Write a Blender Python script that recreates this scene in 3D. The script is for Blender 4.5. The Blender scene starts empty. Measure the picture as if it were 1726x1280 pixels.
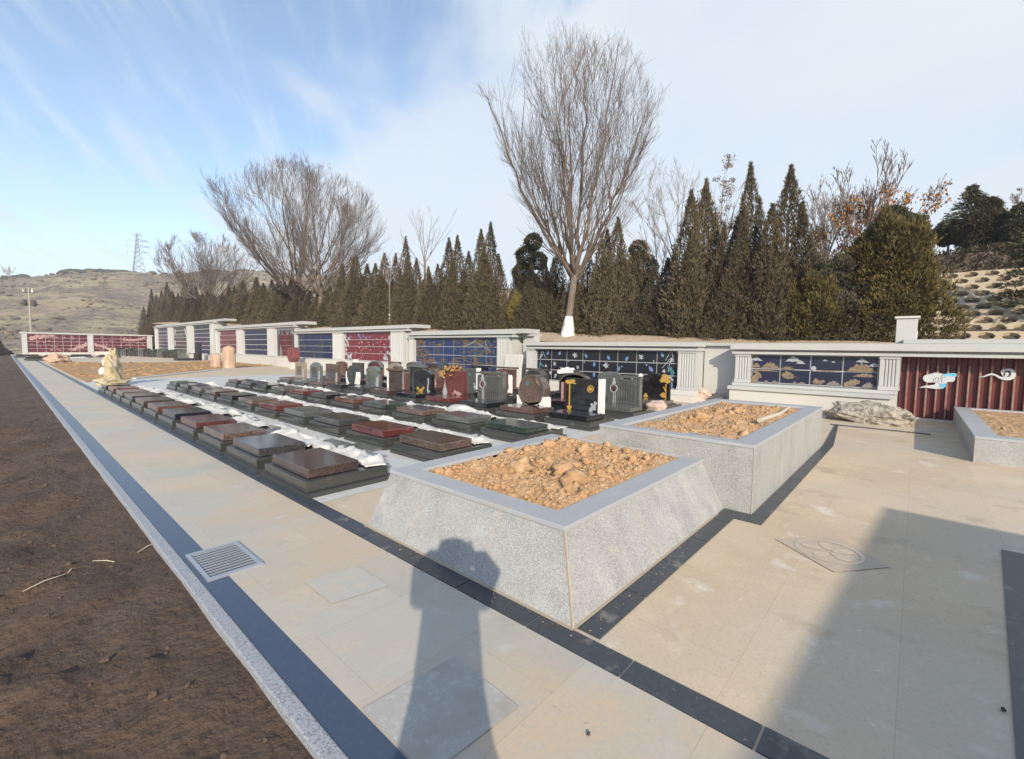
import bpy, math, random
import numpy as np
from mathutils import Vector, Matrix, noise as mnoise

SC = bpy.context.scene
COL = SC.collection
R_ = math.radians
rnd = random.Random(7)

# ------------------------------------------------------------------ camera model
# world: X runs from the path across the grave rows towards the columbarium walls,
#        Y runs along the path and the grave rows, Z is up, metres.
FPX, CX, CY, EYE = 765.3849, 863.0, 640.0, 1.6
def _basis():
    a = Vector((0 - CX, 576 - CY, FPX)).normalized()
    b = Vector((1545 - CX, 597 - CY, FPX)).normalized()
    u = b.cross(a)
    if u.y > 0: u = -u
    return b, a, u.normalized()
BX, BY, BU = _basis()
def w_of(c): return Vector((BX.dot(c), BY.dot(c), BU.dot(c)))
def on_x(px, py, X):
    d = w_of(Vector((px - CX, py - CY, FPX))); t = X / d.x
    return Vector((X, d.y * t, EYE + d.z * t))
SUN = Vector((0.6085, 0.6840, -0.4056)).normalized()      # direction the light travels

# ------------------------------------------------------------------ helpers
class MB:
    """collects simple shapes; build() links them as ONE mesh object"""
    def __init__(s): s.v = []; s.f = []; s.m = []
    def add(s, vs, fs, mi=0):
        o = len(s.v); s.v += [tuple(p) for p in vs]
        s.f += [tuple(i + o for i in f) for f in fs]; s.m += [mi] * len(fs)
    def box(s, x0, x1, y0, y1, z0, z1, mi=0):
        s.add([(x0,y0,z0),(x1,y0,z0),(x1,y1,z0),(x0,y1,z0),(x0,y0,z1),(x1,y0,z1),(x1,y1,z1),(x0,y1,z1)],
              [(0,3,2,1),(4,5,6,7),(0,1,5,4),(1,2,6,5),(2,3,7,6),(3,0,4,7)], mi)
    def prism(s, pts, axis, a, b, mi=0):
        """2-D outline pts pushed along axis from a to b"""
        def P(p, t):
            if axis == 'x': return (t, p[0], p[1])
            if axis == 'y': return (p[0], t, p[1])
            return (p[0], p[1], t)
        n = len(pts)
        vs = [P(p, a) for p in pts] + [P(p, b) for p in pts]
        fs = [tuple(range(n))[::-1], tuple(range(n, 2 * n))] + [(i, (i+1) % n, n + (i+1) % n, n + i) for i in range(n)]
        s.add(vs, fs, mi)
    def tube(s, path, radii, n=6, mi=0, cap=True):
        path = [Vector(p) for p in path]
        vs = []; up = Vector((0.13, 0.21, 0.97))
        for i, p in enumerate(path):
            d = (path[min(i+1, len(path)-1)] - path[max(i-1, 0)]).normalized()
            a = d.cross(up)
            if a.length < 1e-3: a = d.cross(Vector((1,0,0)))
            a.normalize(); b = d.cross(a)
            r = radii[i] if hasattr(radii, '__len__') else radii
            for k in range(n):
                t = 2*math.pi*k/n
                vs.append(p + a*(math.cos(t)*r) + b*(math.sin(t)*r))
        fs = []
        for i in range(len(path)-1):
            for k in range(n):
                fs.append((i*n+k, i*n+(k+1) % n, (i+1)*n+(k+1) % n, (i+1)*n+k))
        if cap: fs += [tuple(range(n))[::-1], tuple(range((len(path)-1)*n, len(path)*n))]
        s.add(vs, fs, mi)
    def grid(s, fn, nu, nv, mi=0):
        vs = [fn(i/nu, j/nv) for j in range(nv+1) for i in range(nu+1)]
        s.add(vs, [(j*(nu+1)+i, j*(nu+1)+i+1, (j+1)*(nu+1)+i+1, (j+1)*(nu+1)+i) for j in range(nv) for i in range(nu)], mi)
    def lump(s, c, r, sq=(1,1,1), seed=0, amp=.25, freq=1.6, nu=10, nv=7, mi=0, facet=0, jit=0):
        """an irregular rock-like ball"""
        c = Vector(c); off = Vector((seed*3.17, seed*1.71, seed*.77))
        vs = []
        for j in range(nv+1):
            ph = math.pi*j/nv
            for i in range(nu):
                th = 2*math.pi*i/nu + (j % 2)*math.pi/nu
                d = Vector((math.sin(ph)*math.cos(th), math.sin(ph)*math.sin(th), math.cos(ph)))
                k = 1 + amp*mnoise.noise(d*freq + off)*1.6 + amp*.5*mnoise.noise(d*freq*2.7 + off)
                if facet: k = round(k*facet)/facet*.6 + k*.4
                if jit: k *= 1 + jit*(math.sin(i*12.9898+j*78.233+seed*3.7)*43758.5453 % 1 - .5)
                vs.append(c + Vector((d.x*sq[0], d.y*sq[1], d.z*sq[2]))*(r*k))
        fs = []
        for j in range(nv):
            for i in range(nu):
                a, b = j*nu+i, j*nu+(i+1) % nu
                fs.append((a, a+nu, b+nu, b))
        s.add(vs, fs, mi)
    def build(s, name, mats, parent=None, smooth=False, bevel=0, loc=None, seg=2):
        me = bpy.data.meshes.new(name); me.from_pydata(s.v, [], s.f)
        if not isinstance(mats, (list, tuple)): mats = [mats]
        for m in mats: me.materials.append(m)
        if len(mats) > 1: me.polygons.foreach_set('material_index', s.m)
        if smooth: me.polygons.foreach_set('use_smooth', [True]*len(me.polygons))
        me.validate(); me.update()
        o = bpy.data.objects.new(name, me); COL.objects.link(o)
        if parent: o.parent = parent
        if loc: o.location = loc
        if bevel:
            b = o.modifiers.new('edge', 'BEVEL'); b.width = bevel; b.segments = seg; b.limit_method = 'ANGLE'; b.angle_limit = R_(40)
        return o
def np_mesh(name, verts, quads, mat, parent=None, smooth=False):
    me = bpy.data.meshes.new(name)
    nv, nf = len(verts), len(quads); k = quads.shape[1]
    me.vertices.add(nv); me.vertices.foreach_set('co', verts.astype(np.float32).ravel())
    me.loops.add(nf*k); me.loops.foreach_set('vertex_index', quads.astype(np.int32).ravel())
    me.polygons.add(nf); me.polygons.foreach_set('loop_start', np.arange(0, nf*k, k, dtype=np.int32))
    me.polygons.foreach_set('loop_total', np.full(nf, k, dtype=np.int32))
    if smooth: me.polygons.foreach_set('use_smooth', np.ones(nf, dtype=bool))
    me.materials.append(mat); me.update(calc_edges=True); me.validate()
    o = bpy.data.objects.new(name, me); COL.objects.link(o)
    if parent: o.parent = parent
    return o
def thing(name, label, cat, loc=(0,0,0), group=None, rz=0):
    o = bpy.data.objects.new(name, None); COL.objects.link(o); o.location = loc; o.rotation_euler = (0,0,rz)
    o.empty_display_size = .2
    return tag(o, label, cat, group)
def tag(o, label, cat, group=None):
    o['label'] = label; o['category'] = cat
    if group: o['group'] = group
    return o
def struct(o): o['kind'] = 'structure'; return o
def stuff(o, label, cat): o['kind'] = 'stuff'; return tag(o, label, cat)
def copy_tree(o, parent=None):
    c = o.copy(); COL.objects.link(c)
    if parent: c.parent = parent
    for ch in list(o.children): copy_tree(ch, c)
    return c

# ------------------------------------------------------------------ materials
def _ramp(nt, src, lo, hi):
    n = nt.nodes.new('ShaderNodeMapRange'); n.inputs[1].default_value = lo; n.inputs[2].default_value = hi
    nt.links.new(src, n.inputs[0]); return n.outputs[0]
def mat(name, base, rough=.7, mix=(), bump=None, coord='world', spec=.5, vary=0, metal=0, trans=0, joints=None, stretch=None):
    """mix: (kind, scale, colour, lo, hi) layers; bump: (scale, strength, distance); joints: slab joint grid"""
    m = bpy.data.materials.new(name); m.use_nodes = True; nt = m.node_tree; L = nt.links
    bs = nt.nodes['Principled BSDF']; bs.inputs['Roughness'].default_value = rough
    bs.inputs['Specular IOR Level'].default_value = spec; bs.inputs['Metallic'].default_value = metal
    if trans:
        bs.inputs['Transmission Weight'].default_value = 0
    if coord == 'world':
        co = nt.nodes.new('ShaderNodeNewGeometry').outputs['Position']
    else:
        tc = nt.nodes.new('ShaderNodeTexCoord').outputs['Object']
        oi = nt.nodes.new('ShaderNodeObjectInfo')
        ad = nt.nodes.new('ShaderNodeVectorMath'); ad.operation = 'MULTIPLY_ADD'
        cb = nt.nodes.new('ShaderNodeCombineXYZ')
        for i in range(3): L.new(oi.outputs['Random'], cb.inputs[i])
        L.new(cb.outputs[0], ad.inputs[0]); ad.inputs[1].default_value = (37, 53, 29); L.new(tc, ad.inputs[2]); co = ad.outputs[0]
    if stretch:
        mp = nt.nodes.new('ShaderNodeMapping'); mp.inputs['Scale'].default_value = stretch[:3]
        if len(stretch) > 3: mp.inputs['Rotation'].default_value[2] = stretch[3]
        L.new(co, mp.inputs[0]); co_s = mp.outputs[0]
    else: co_s = co
    def noise(kind, scale, c, det=4):
        if kind == 'v':
            n = nt.nodes.new('ShaderNodeTexVoronoi'); n.inputs['Scale'].default_value = scale; L.new(c, n.inputs['Vector'])
            sp = nt.nodes.new('ShaderNodeSeparateColor'); L.new(n.outputs['Color'], sp.inputs[0]); return sp.outputs[0]
        n = nt.nodes.new('ShaderNodeTexNoise'); n.inputs['Scale'].default_value = scale; n.inputs['Detail'].default_value = det
        n.inputs['Roughness'].default_value = .6; L.new(c, n.inputs['Vector']); return n.outputs[0]
    rgb = nt.nodes.new('ShaderNodeRGB'); rgb.outputs[0].default_value = (*base, 1); col = rgb.outputs[0]
    for kind, scale, c2, lo, hi in mix:
        fac = _ramp(nt, noise(kind, scale, co_s if kind == 's' else co), lo, hi)
        mx = nt.nodes.new('ShaderNodeMix'); mx.data_type = 'RGBA'; L.new(fac, mx.inputs[0]); L.new(col, mx.inputs[6]); mx.inputs[7].default_value = (*c2, 1)
        col = mx.outputs[2]
    hgt = None
    if joints:
        bw, bh, mort, jc, offs = joints
        b = nt.nodes.new('ShaderNodeTexBrick'); b.offset = offs; b.inputs['Scale'].default_value = 1
        b.inputs['Brick Width'].default_value = bw; b.inputs['Row Height'].default_value = bh
        b.inputs['Mortar Size'].default_value = mort; b.inputs['Mortar Smooth'].default_value = .3; b.inputs['Bias'].default_value = 0
        b.inputs['Color1'].default_value = (1,1,1,1); b.inputs['Color2'].default_value = (.93,.93,.925,1); b.inputs['Mortar'].default_value = (*jc, 1)
        wob = nt.nodes.new('ShaderNodeVectorMath'); wob.inputs[1].default_value = (.013, .021, 0); L.new(co, wob.inputs[0])
        L.new(wob.outputs[0], b.inputs['Vector'])
        mx = nt.nodes.new('ShaderNodeMix'); mx.data_type = 'RGBA'; mx.blend_type = 'MULTIPLY'; mx.inputs[0].default_value = 1
        L.new(col, mx.inputs[6]); L.new(b.outputs['Color'], mx.inputs[7]); col = mx.outputs[2]
    if vary:
        oi = nt.nodes.new('ShaderNodeObjectInfo'); hs = nt.nodes.new('ShaderNodeHueSaturation')
        L.new(_ramp2(nt, oi.outputs['Random'], 1-vary, 1+vary), hs.inputs['Value']); L.new(col, hs.inputs['Color']); col = hs.outputs[0]
    L.new(col, bs.inputs['Base Color'])
    if bump:
        bp = nt.nodes.new('ShaderNodeBump'); bp.inputs['Strength'].default_value = bump[1]; bp.inputs['Distance'].default_value = bump[2]
        L.new(noise('n', bump[0], co_s if stretch else co, 6), bp.inputs['Height']); L.new(bp.outputs[0], bs.inputs['Normal'])
    return m
def _ramp2(nt, src, a, b):
    n = nt.nodes.new('ShaderNodeMapRange'); n.inputs[3].default_value = a; n.inputs[4].default_value = b
    nt.links.new(src, n.inputs[0]); return n.outputs[0]

MT = {}
MT['pave'] = mat('plaza_stone', (.61,.49,.345), .75, [('n',1.1,(.54,.405,.26),.42,.66),('n',.55,(.57,.48,.365),.46,.62),('n',7,(.63,.52,.38),.55,.8),('n',40,(.42,.36,.28),.5,.9),('n',2.3,(.68,.60,.50),.60,.70),('n',1.7,(.44,.345,.245),.58,.72),('n',11,(.66,.62,.56),.66,.74)], (60,.25,.006), joints=(1.24,.62,.0022,(.84,.81,.77),.5))
MT['path'] = mat('path_stone', (.48,.445,.38), .6, [('n',.7,(.57,.455,.325),.42,.58),('n',5,(.51,.475,.41),.5,.8),('n',1.9,(.42,.385,.33),.6,.75),('n',35,(.42,.40,.36),.5,.9),('n',3.3,(.56,.53,.47),.62,.72),('n',13,(.38,.34,.28),.66,.74)], (50,.2,.005), joints=(1.1,.6,.0022,(.82,.79,.74),.5))
MT['aisle'] = mat('aisle_stone', (.58,.58,.555), .6, [('n',2,(.60,.53,.43),.5,.7),('n',9,(.45,.45,.43),.5,.75)], (50,.2,.004), joints=(.6,.6,.004,(.75,.74,.7),.0))
MT['band'] = mat('dark_slate_border', (.042,.050,.060), .36, [('n',30,(.07,.078,.088),.5,.8),('n',5,(.17,.16,.145),.60,.72),('n',16,(.33,.30,.255),.66,.74)], (70,.2,.003))
MT['bandblue'] = mat('blue_grey_slate_border', (.050,.072,.115), .3, [('n',25,(.07,.095,.14),.5,.8),('n',5,(.25,.23,.2),.66,.78)], (70,.2,.003))
MT['mortar'] = mat('mortar_joint', (.42,.36,.27), .9, [('n',30,(.5,.32,.2),.5,.7)], (60,.5,.006))
MT['kerb'] = mat('kerb_granite', (.36,.375,.40), .6, [('v',160,(.20,.21,.24),.60,.8),('n',4,(.34,.35,.37),.5,.8)], (80,.3,.004))
MT['granite'] = mat('salt_and_pepper_granite', (.365,.365,.35), .6, [('n',2.2,(.29,.29,.275),.46,.64),('s',2.4,(.44,.435,.415),.50,.66),('v',230,(.235,.235,.23),.55,.85),('v',170,(.47,.46,.445),.78,.95),('n',5,(.40,.37,.31),.62,.74)], (120,.3,.004), stretch=(3,1.2,.8,.5))
MT['granite_top'] = mat('flamed_granite_rim', (.41,.42,.43), .55, [('n',220,(.29,.30,.32),.45,.7),('n',3,(.43,.43,.42),.5,.75),('n',7,(.42,.38,.32),.60,.74)], (120,.25,.003))
MT['stone'] = mat('pale_granite_cladding', (.47,.468,.448), .55, [('n',140,(.40,.40,.38),.52,.75),('n',1.3,(.43,.425,.40),.5,.7)], (120,.2,.003))
MT['stone_w'] = mat('whitish_granite_base', (.56,.54,.49), .5, [('n',140,(.48,.47,.44),.52,.75),('n',1.1,(.50,.48,.44),.5,.7)], (120,.15,.003))
MT['cap'] = mat('grey_granite_cap', (.42,.42,.40), .5, [('n',140,(.36,.36,.345),.5,.75)], (120,.2,.003))
MT['dirt_dark'] = mat('dark_bank_soil', (.100,.062,.040), .95, [('n',1.3,(.070,.044,.030),.42,.60),('n',7,(.115,.074,.050),.50,.70),('n',30,(.13,.09,.064),.56,.74),('n',.8,(.125,.085,.060),.54,.68),('n',14,(.056,.038,.027),.54,.68)], (16,.8,.09))
MT['clay'] = mat('dry_yellow_clay', (.43,.26,.128), .95, [('n',6,(.49,.345,.215),.45,.65),('n',13,(.35,.21,.105),.50,.66),('n',1.5,(.47,.28,.145),.5,.7),('n',45,(.35,.22,.115),.58,.72)], (45,.5,.010))
MT['clay_flat'] = mat('orange_clay_patch', (.38,.225,.10), .95, [('n',1.2,(.44,.28,.14),.45,.7),('n',9,(.30,.16,.07),.58,.75)], (20,.6,.03))
MT['earth'] = mat('pale_terrace_earth', (.47,.36,.25), .95, [('n',3,(.40,.29,.19),.45,.7),('n',14,(.22,.16,.09),.6,.75)], (20,.7,.05))
MT['field'] = mat('dry_valley_grass', (.27,.215,.13), .95, [('n',.05,(.22,.17,.10),.45,.6),('n',.4,(.16,.13,.08),.55,.7)], (2,.5,.3))
MT['hill'] = mat('dry_hill_grass', (.285,.225,.14), .95, [('s',.035,(.185,.14,.11),.42,.56),('n',.06,(.33,.275,.155),.50,.62),('s',.10,(.15,.115,.09),.50,.62),('s',.26,(.105,.082,.062),.53,.64),('n',.6,(.31,.255,.15),.55,.68),('n',1.3,(.10,.08,.055),.58,.68)], (.5,.6,1.2), stretch=(1,1,3.5))
MT['metal_grate'] = mat('galvanised_grate', (.48,.50,.53), .35, [('n',20,(.5,.52,.54),.5,.7)], metal=.6)
MT['slot_shade'] = mat('painted_slot_shade', (.02,.02,.022), .9)
MT['sheet'] = mat('white_foam_sheet', (.57,.55,.51), .6, [('n',3,(.68,.64,.56),.55,.75)], (9,.5,.04), coord='obj')
MT['white'] = mat('white_stone', (.72,.71,.68), .5, [('n',30,(.6,.6,.58),.5,.8)], (60,.15,.003))
MT['gold'] = mat('gold_inlay', (.46,.28,.06), .4, [('n',18,(.32,.18,.04),.5,.8)])
MT['palegold'] = mat('pale_gold_inlay', (.26,.195,.125), .4, [('n',14,(.17,.125,.08),.45,.65),('n',30,(.06,.05,.055),.54,.66)])
MT['inlay_w'] = mat('white_inlay', (.36,.37,.39), .4, [('n',25,(.20,.21,.24),.55,.75)])
MT['inlay_b'] = mat('blue_inlay', (.10,.20,.38), .4, [('n',14,(.24,.33,.44),.5,.7)])
MT['inlay_t'] = mat('teal_inlay', (.05,.16,.18), .4, [('n',20,(.11,.28,.28),.5,.75)])
MT['inlay_v'] = mat('violet_inlay', (.15,.14,.32), .4, [('n',20,(.26,.26,.4),.5,.75)])
MT['pink'] = mat('pink_blossom_inlay', (.40,.235,.225), .4, [('n',20,(.48,.36,.34),.5,.75)])
MT['grey_in'] = mat('grey_inlay', (.23,.20,.175), .4, [('n',25,(.12,.105,.10),.5,.7)])
MT['line'] = mat('aluminium_joint_strip', (.46,.46,.46), .4)
MT['gate'] = mat('red_brown_corrugated_sheet', (.135,.028,.032), .35, [('n',6,(.10,.03,.03),.5,.7),('n',1.3,(.165,.045,.036),.5,.7)], (40,.1,.003))
MT['emb_w'] = mat('emblem_white', (.55,.56,.57), .4, [('n',5,(.26,.48,.56),.60,.68)])
MT['emb_b'] = mat('emblem_blue', (.10,.48,.68), .4, [('n',6,(.3,.62,.76),.5,.7)])
MT['ink'] = mat('emblem_dark_line', (.05,.05,.06), .5)
MT['rock'] = mat('speckled_landscape_rock', (.36,.32,.26), .85, [('v',14,(.20,.17,.13),.55,.75),('n',9,(.50,.46,.37),.52,.7),('n',30,(.14,.12,.09),.62,.72)], (14,.9,.05))
MT['rock_p'] = mat('pinkish_rock', (.50,.36,.30), .85, [('n',5,(.62,.52,.46),.48,.66),('n',18,(.33,.22,.18),.62,.74)], (14,.7,.03))
MT['rock_o'] = mat('peach_sandstone', (.46,.315,.22), .85, [('n',2.5,(.52,.41,.31),.48,.66),('n',12,(.32,.18,.105),.6,.74)], (10,.6,.03))
MT['rock_y'] = mat('yellow_carved_stone', (.44,.36,.22), .8, [('n',4,(.52,.47,.36),.5,.7),('n',14,(.36,.24,.09),.6,.75)], (12,.6,.03))
MT['rock_r'] = mat('dark_red_carved_stone', (.17,.045,.048), .6, [('n',9,(.24,.09,.085),.5,.7)], (12,.6,.03))
MT['black'] = mat('matt_black', (.02,.02,.022), .5)
MT['bark'] = mat('grey_brown_bark', (.15,.115,.09), .9, [('n',4,(.20,.16,.125),.45,.65),('n',20,(.09,.07,.055),.55,.7)], (25,.8,.02))
MT['limew'] = mat('limewashed_trunk', (.70,.68,.62), .8, [('n',12,(.5,.47,.4),.6,.75)], (30,.4,.01))
MT['bark_w'] = mat('willow_twigs', (.145,.108,.086), .85, [('n',.5,(.115,.087,.068),.45,.6)])
MT['bark_g'] = mat('pale_grey_twigs', (.24,.21,.19), .85)
MT['cyp'] = mat('winter_cypress_foliage', (.116,.092,.056), .85, [('n',.9,(.094,.078,.050),.45,.6),('n',3.5,(.155,.118,.057),.52,.68),('n',1.7,(.138,.092,.054),.60,.72),('n',9,(.062,.053,.031),.54,.68)], vary=.18, spec=.2)
MT['cyp_d'] = mat('dull_grey_green_foliage', (.112,.100,.066), .85, [('n',1.2,(.14,.118,.082),.5,.65),('n',9,(.060,.055,.034),.55,.7)], vary=.15, spec=.2)
MT['cyp_o'] = mat('olive_gold_foliage', (.125,.098,.030), .85, [('n',.8,(.085,.072,.028),.44,.58),('n',2.6,(.155,.100,.034),.55,.7),('n',10,(.06,.05,.02),.55,.7)], spec=.2)
MT['pine'] = mat('dark_pine_foliage', (.088,.090,.052), .85, [('n',3,(.075,.065,.032),.5,.65)], vary=.15, spec=.2)
MT['hedge'] = mat('brown_green_hedge_foliage', (.070,.060,.030), .85, [('n',2,(.095,.068,.036),.5,.65),('n',9,(.035,.035,.018),.55,.7)], spec=.2)
MT['leaf'] = mat('orange_dry_leaves', (.36,.17,.055), .8, [('n',1.5,(.20,.085,.05),.45,.6),('n',5,(.33,.21,.10),.5,.65)], spec=.2)
MT['seed'] = mat('brown_seed_clusters', (.17,.12,.085), .9, [('n',5,(.22,.16,.1),.5,.7)])
MT['block'] = mat('honeycomb_block_concrete', (.47,.385,.265), .9, [('n',2,(.41,.33,.22),.45,.65),('n',12,(.30,.24,.16),.55,.75)], (20,.5,.02))
MT['block_soil'] = mat('block_pocket_soil', (.085,.065,.040), .95, [('n',6,(.12,.095,.055),.5,.7)], (20,.7,.04))
MT['steel'] = mat('galvanised_pylon_steel', (.30,.34,.38), .5, metal=.3)
MT['conc'] = mat('pale_concrete_pole', (.40,.36,.29), .8, [('n',6,(.33,.29,.23),.5,.7)])
MT['rail'] = mat('dark_rail', (.05,.045,.04), .6)
MT['straw'] = mat('pale_straw', (.50,.44,.33), .9)
MT['pebble'] = mat('dark_pebble', (.06,.055,.045), .9)
MT['rubble'] = mat('light_clod', (.115,.078,.053), .95, [('n',3,(.13,.10,.07),.58,.7)], (40,.7,.02))
# polished grave stones, by colour
PS = {}
def polished(key, base, fleck, amount=.62, rough=.11):
    g_ = sum(base)/3; base = tuple(.82*(.72*c + .28*g_) for c in base)
    PS[key] = mat('polished_'+key+'_granite', base, rough, [('v',110,fleck,amount,amount+.14),('n',3,tuple(c*.75 for c in base),.5,.7)], coord='obj', spec=1.0)
polished('dark_brown', (.060,.036,.030), (.10,.06,.05))
polished('charcoal', (.045,.044,.045), (.09,.085,.085))
polished('speckled_brown', (.085,.055,.044), (.20,.13,.10), .56)
polished('maroon', (.105,.028,.032), (.15,.05,.05))
polished('black', (.012,.012,.014), (.03,.03,.033), .7)
polished('navy_black', (.014,.015,.024), (.03,.03,.045), .7)
polished('red_brown', (.12,.048,.038), (.18,.08,.06))
polished('grey_brown', (.11,.095,.08), (.17,.15,.13))
polished('red', (.135,.022,.020), (.18,.05,.038), .60)
polished('speckled_grey', (.135,.14,.13), (.06,.065,.06), .55)
polished('grey_green', (.12,.14,.132), (.18,.20,.19))
polished('dark_green', (.030,.045,.036), (.06,.085,.07))
polished('beige', (.40,.32,.24), (.3,.23,.17))
polished('rose_brown', (.11,.048,.042), (.17,.09,.075))
MT['base_d'] = mat('polished_dark_base', (.042,.044,.040), .13, [('n',60,(.06,.06,.055),.5,.8),('n',4,(.11,.10,.085),.60,.76)], coord='obj', spec=.85)
MT['base_e'] = mat('dark_plinth', (.05,.052,.05), .35, [('n',6,(.16,.15,.13),.68,.78)], coord='obj')
# niche doors
def door_mat(key, base, *mix, rough=.18): MT[key] = mat(key, base, rough, list(mix), spec=.5)
door_mat('black_niche_door', (.016,.017,.026), ('n',2,(.024,.022,.022),.5,.7))
door_mat('navy_niche_door', (.019,.020,.048), ('n',1.5,(.022,.030,.048),.45,.65))
door_mat('blue_gold_niche_door', (.018,.036,.115), ('n',.8,(.03,.055,.11),.45,.6), ('n',1.3,(.13,.085,.045),.57,.62), ('n',5,(.06,.06,.08),.56,.64))
door_mat('blue_niche_door', (.018,.028,.085), ('n',1.1,(.028,.045,.065),.48,.62), ('n',2.6,(.09,.07,.045),.58,.66))
door_mat('deep_blue_niche_door', (.020,.027,.075), ('n',1.1,(.028,.034,.06),.48,.62), ('n',3,(.08,.03,.045),.62,.68))
door_mat('red_niche_door', (.155,.028,.038), ('n',1,(.125,.03,.04),.45,.6))
door_mat('dark_red_niche_door', (.095,.018,.024), ('n',1,(.12,.026,.034),.45,.6))
door_mat('rose_niche_door', (.15,.048,.055), ('n',1.5,(.125,.04,.046),.45,.6))
door_mat('green_black_niche_door', (.045,.055,.045), ('n',1.2,(.10,.10,.085),.52,.62))

# ------------------------------------------------------------------ setting: ground, paving, banks
def sheet(name, poly, z, m, th=0):
    b = MB()
    if th: b.prism(poly, 'z', z-th, z)
    else: b.add([(x, y, z) for x, y in poly], [tuple(range(len(poly)))])
    return struct(b.build(name, m))
def rect(x0, x1, y0, y1): return [(x0,y0),(x1,y0),(x1,y1),(x0,y1)]
def fbm(x, y, z=0, o=4):
    return sum(mnoise.noise((x*2**k, y*2**k, z+k*7.3)) / 2**k for k in range(o))

sheet('ground', rect(-900, 900, -900, 900), -6.2, MT['field'])
# paved platform: one sheet for the plaza, the others a few millimetres above it
sheet('pavement', rect(.80, 16.2, -14, 95), 0, MT['pave'])
sheet('path', rect(.985, 1.94, -14, 80.5), .004, MT['path'])
sheet('path_border', rect(.834, .985, -14, 80.5), .004, MT['bandblue'])
b = MB(); b.box(.757, .832, -14, 80.6, -.5, .010); struct(b.build('kerb', MT['kerb'], bevel=.008))
# slate border beside the path, laid as single slabs with mortar between
b = MB(); y = -14
while y < 80:
    b.box(1.944, 2.10, y+.006, y+.594, -.02, .007 + rnd.uniform(0,.002)); y += .6
struct(b.build('grave_border', MT['band']))
b = MB(); x = 2.13
while x < 4.55:
    b.box(x+.005, min(x+.575, 4.60), 1.222, 1.372, -.02, .007+rnd.uniform(0,.002)); x += .58
b.box(4.605, 4.83, .985, 1.372, -.02, .0078)
x = 4.84
while x < 9.4:
    b.box(x+.005, x+.575, .985, 1.118, -.02, .007+rnd.uniform(0,.002)); x += .58
struct(b.build('planter_border', MT['band']))
sheet('mortar_strip', rect(2.085, 2.125, 1.37, 3.6), .0095, MT['mortar'])
sheet('mortar_strip', rect(2.12, 4.62, 1.362, 1.392), .0105, MT['mortar'])
# slate border of the plaza's right side
sheet('plaza_border', [(1.2,-.27),(1.2,-.75),(5.42,-1.1),(5.40,-.61)], .008, MT['band'], .02)
sheet('plaza_border', [(12.2,-.3),(12.35,-.3),(12.35,1.35),(12.2,1.35)], .008, MT['band'], .02)
sheet('plaza_border', [(9.42,.98),(12.2,1.20),(12.2,1.27),(9.42,1.12)], .008, MT['band'], .02)
# square of grey stone with a worn white flower in the plaza
b = MB(); b.add([(4.34,.82,.006),(3.97,.36,.006),(4.36,.06,.006),(4.78,.44,.006)][::-1], [(0,1,2,3)])
em = struct(b.build('floor_emblem', mat('floor_emblem_granite', (.45,.375,.29), .7, [('n',60,(.50,.41,.32),.45,.6),('n',6,(.52,.41,.29),.48,.66)])))
b = MB()
for k in range(5):
    t = 2*math.pi*k/5 + .3
    pts = []
    for q in range(14):
        a = 2*math.pi*q/14; u, w = .085 + .085*math.cos(a), .045*math.sin(a)*(1+.3*math.cos(a))
        pts.append((4.365 + (u+.02)*math.cos(t) - w*math.sin(t), .44 + (u+.02)*math.sin(t) + w*math.cos(t)))
    b.add([(p[0], p[1], .009) for p in pts], [tuple(range(14))])
ring = [(4.365+math.cos(2*math.pi*q/40)*.235, .44+math.sin(2*math.pi*q/40)*.235) for q in range(40)]
rin = [(4.365+math.cos(2*math.pi*q/40)*.205, .44+math.sin(2*math.pi*q/40)*.205) for q in range(40)]
b.add([(p[0],p[1],.009) for p in ring+rin], [(i,(i+1)%40,40+(i+1)%40,40+i) for i in range(40)])
o = b.build('flower_pattern', mat('worn_cream_stone', (.54,.445,.335), .75, [('n',30,(.42,.37,.31),.5,.7)])); o.parent = em
# one greyer slab by the path
sheet('pavement_slab', [(.99,1.74),(1.50,1.70),(1.47,1.24),(.99,1.27)], .0085, mat('grey_paving_slab', (.40,.385,.355), .75, [('n',35,(.50,.48,.45),.52,.7),('n',4,(.36,.33,.28),.5,.7)], (60,.3,.005)))
sheet('pavement_slab', [(1.3,3.0),(1.3,2.62),(1.66,2.55),(1.66,2.94)], .0085, mat('blue_grey_paving_slab', (.455,.435,.39), .75, [('n',9,(.50,.45,.37),.42,.6)], (60,.3,.005)))

# dark soil bank falling away left of the kerb; near the camera it is banked up to the kerb
def bank(u, v):
    y = -14 + v*114
    d = u**1.5*9.0                                   # distance out from the kerb
    flat = max(0, min(1, (2.3 - y)/2.2))
    flat = flat*flat*(3-2*flat)
    s = .13*(1-flat) + .02*flat
    z = -.035 - s*d - .75*max(0, d-5.2) + .09*fbm(d*1.5+3, y*1.5)*min(1, .15+d*1.3) + .06*abs(fbm(d*5, y*5))*min(1, d*3)
    return (.760 - d, y, max(z, -6.3))
b = MB()
b.grid(lambda u, v: bank(u, v**2.2 if False else v), 70, 10)
b = MB()
ys = [-14 + 11*k/30 for k in range(31)] + [-3 + 17*k/240 for k in range(1, 241)] + [14 + 86*(k/150)**1.3 for k in range(1, 151)]
nu = 80
vs = [bank(i/nu, (y+14)/114) for y in ys for i in range(nu+1)]
b.add(vs, [(j*(nu+1)+i, (j+1)*(nu+1)+i, (j+1)*(nu+1)+i+1, j*(nu+1)+i+1) for j in range(len(ys)-1) for i in range(nu)])
struct(b.build('soil_bank', MT['dirt_dark'], smooth=True))
def bank_z(x, y):
    d = .760 - x; return bank((d/9.0)**(1/1.5), (y+14)/114)[2]
b = MB()
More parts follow.
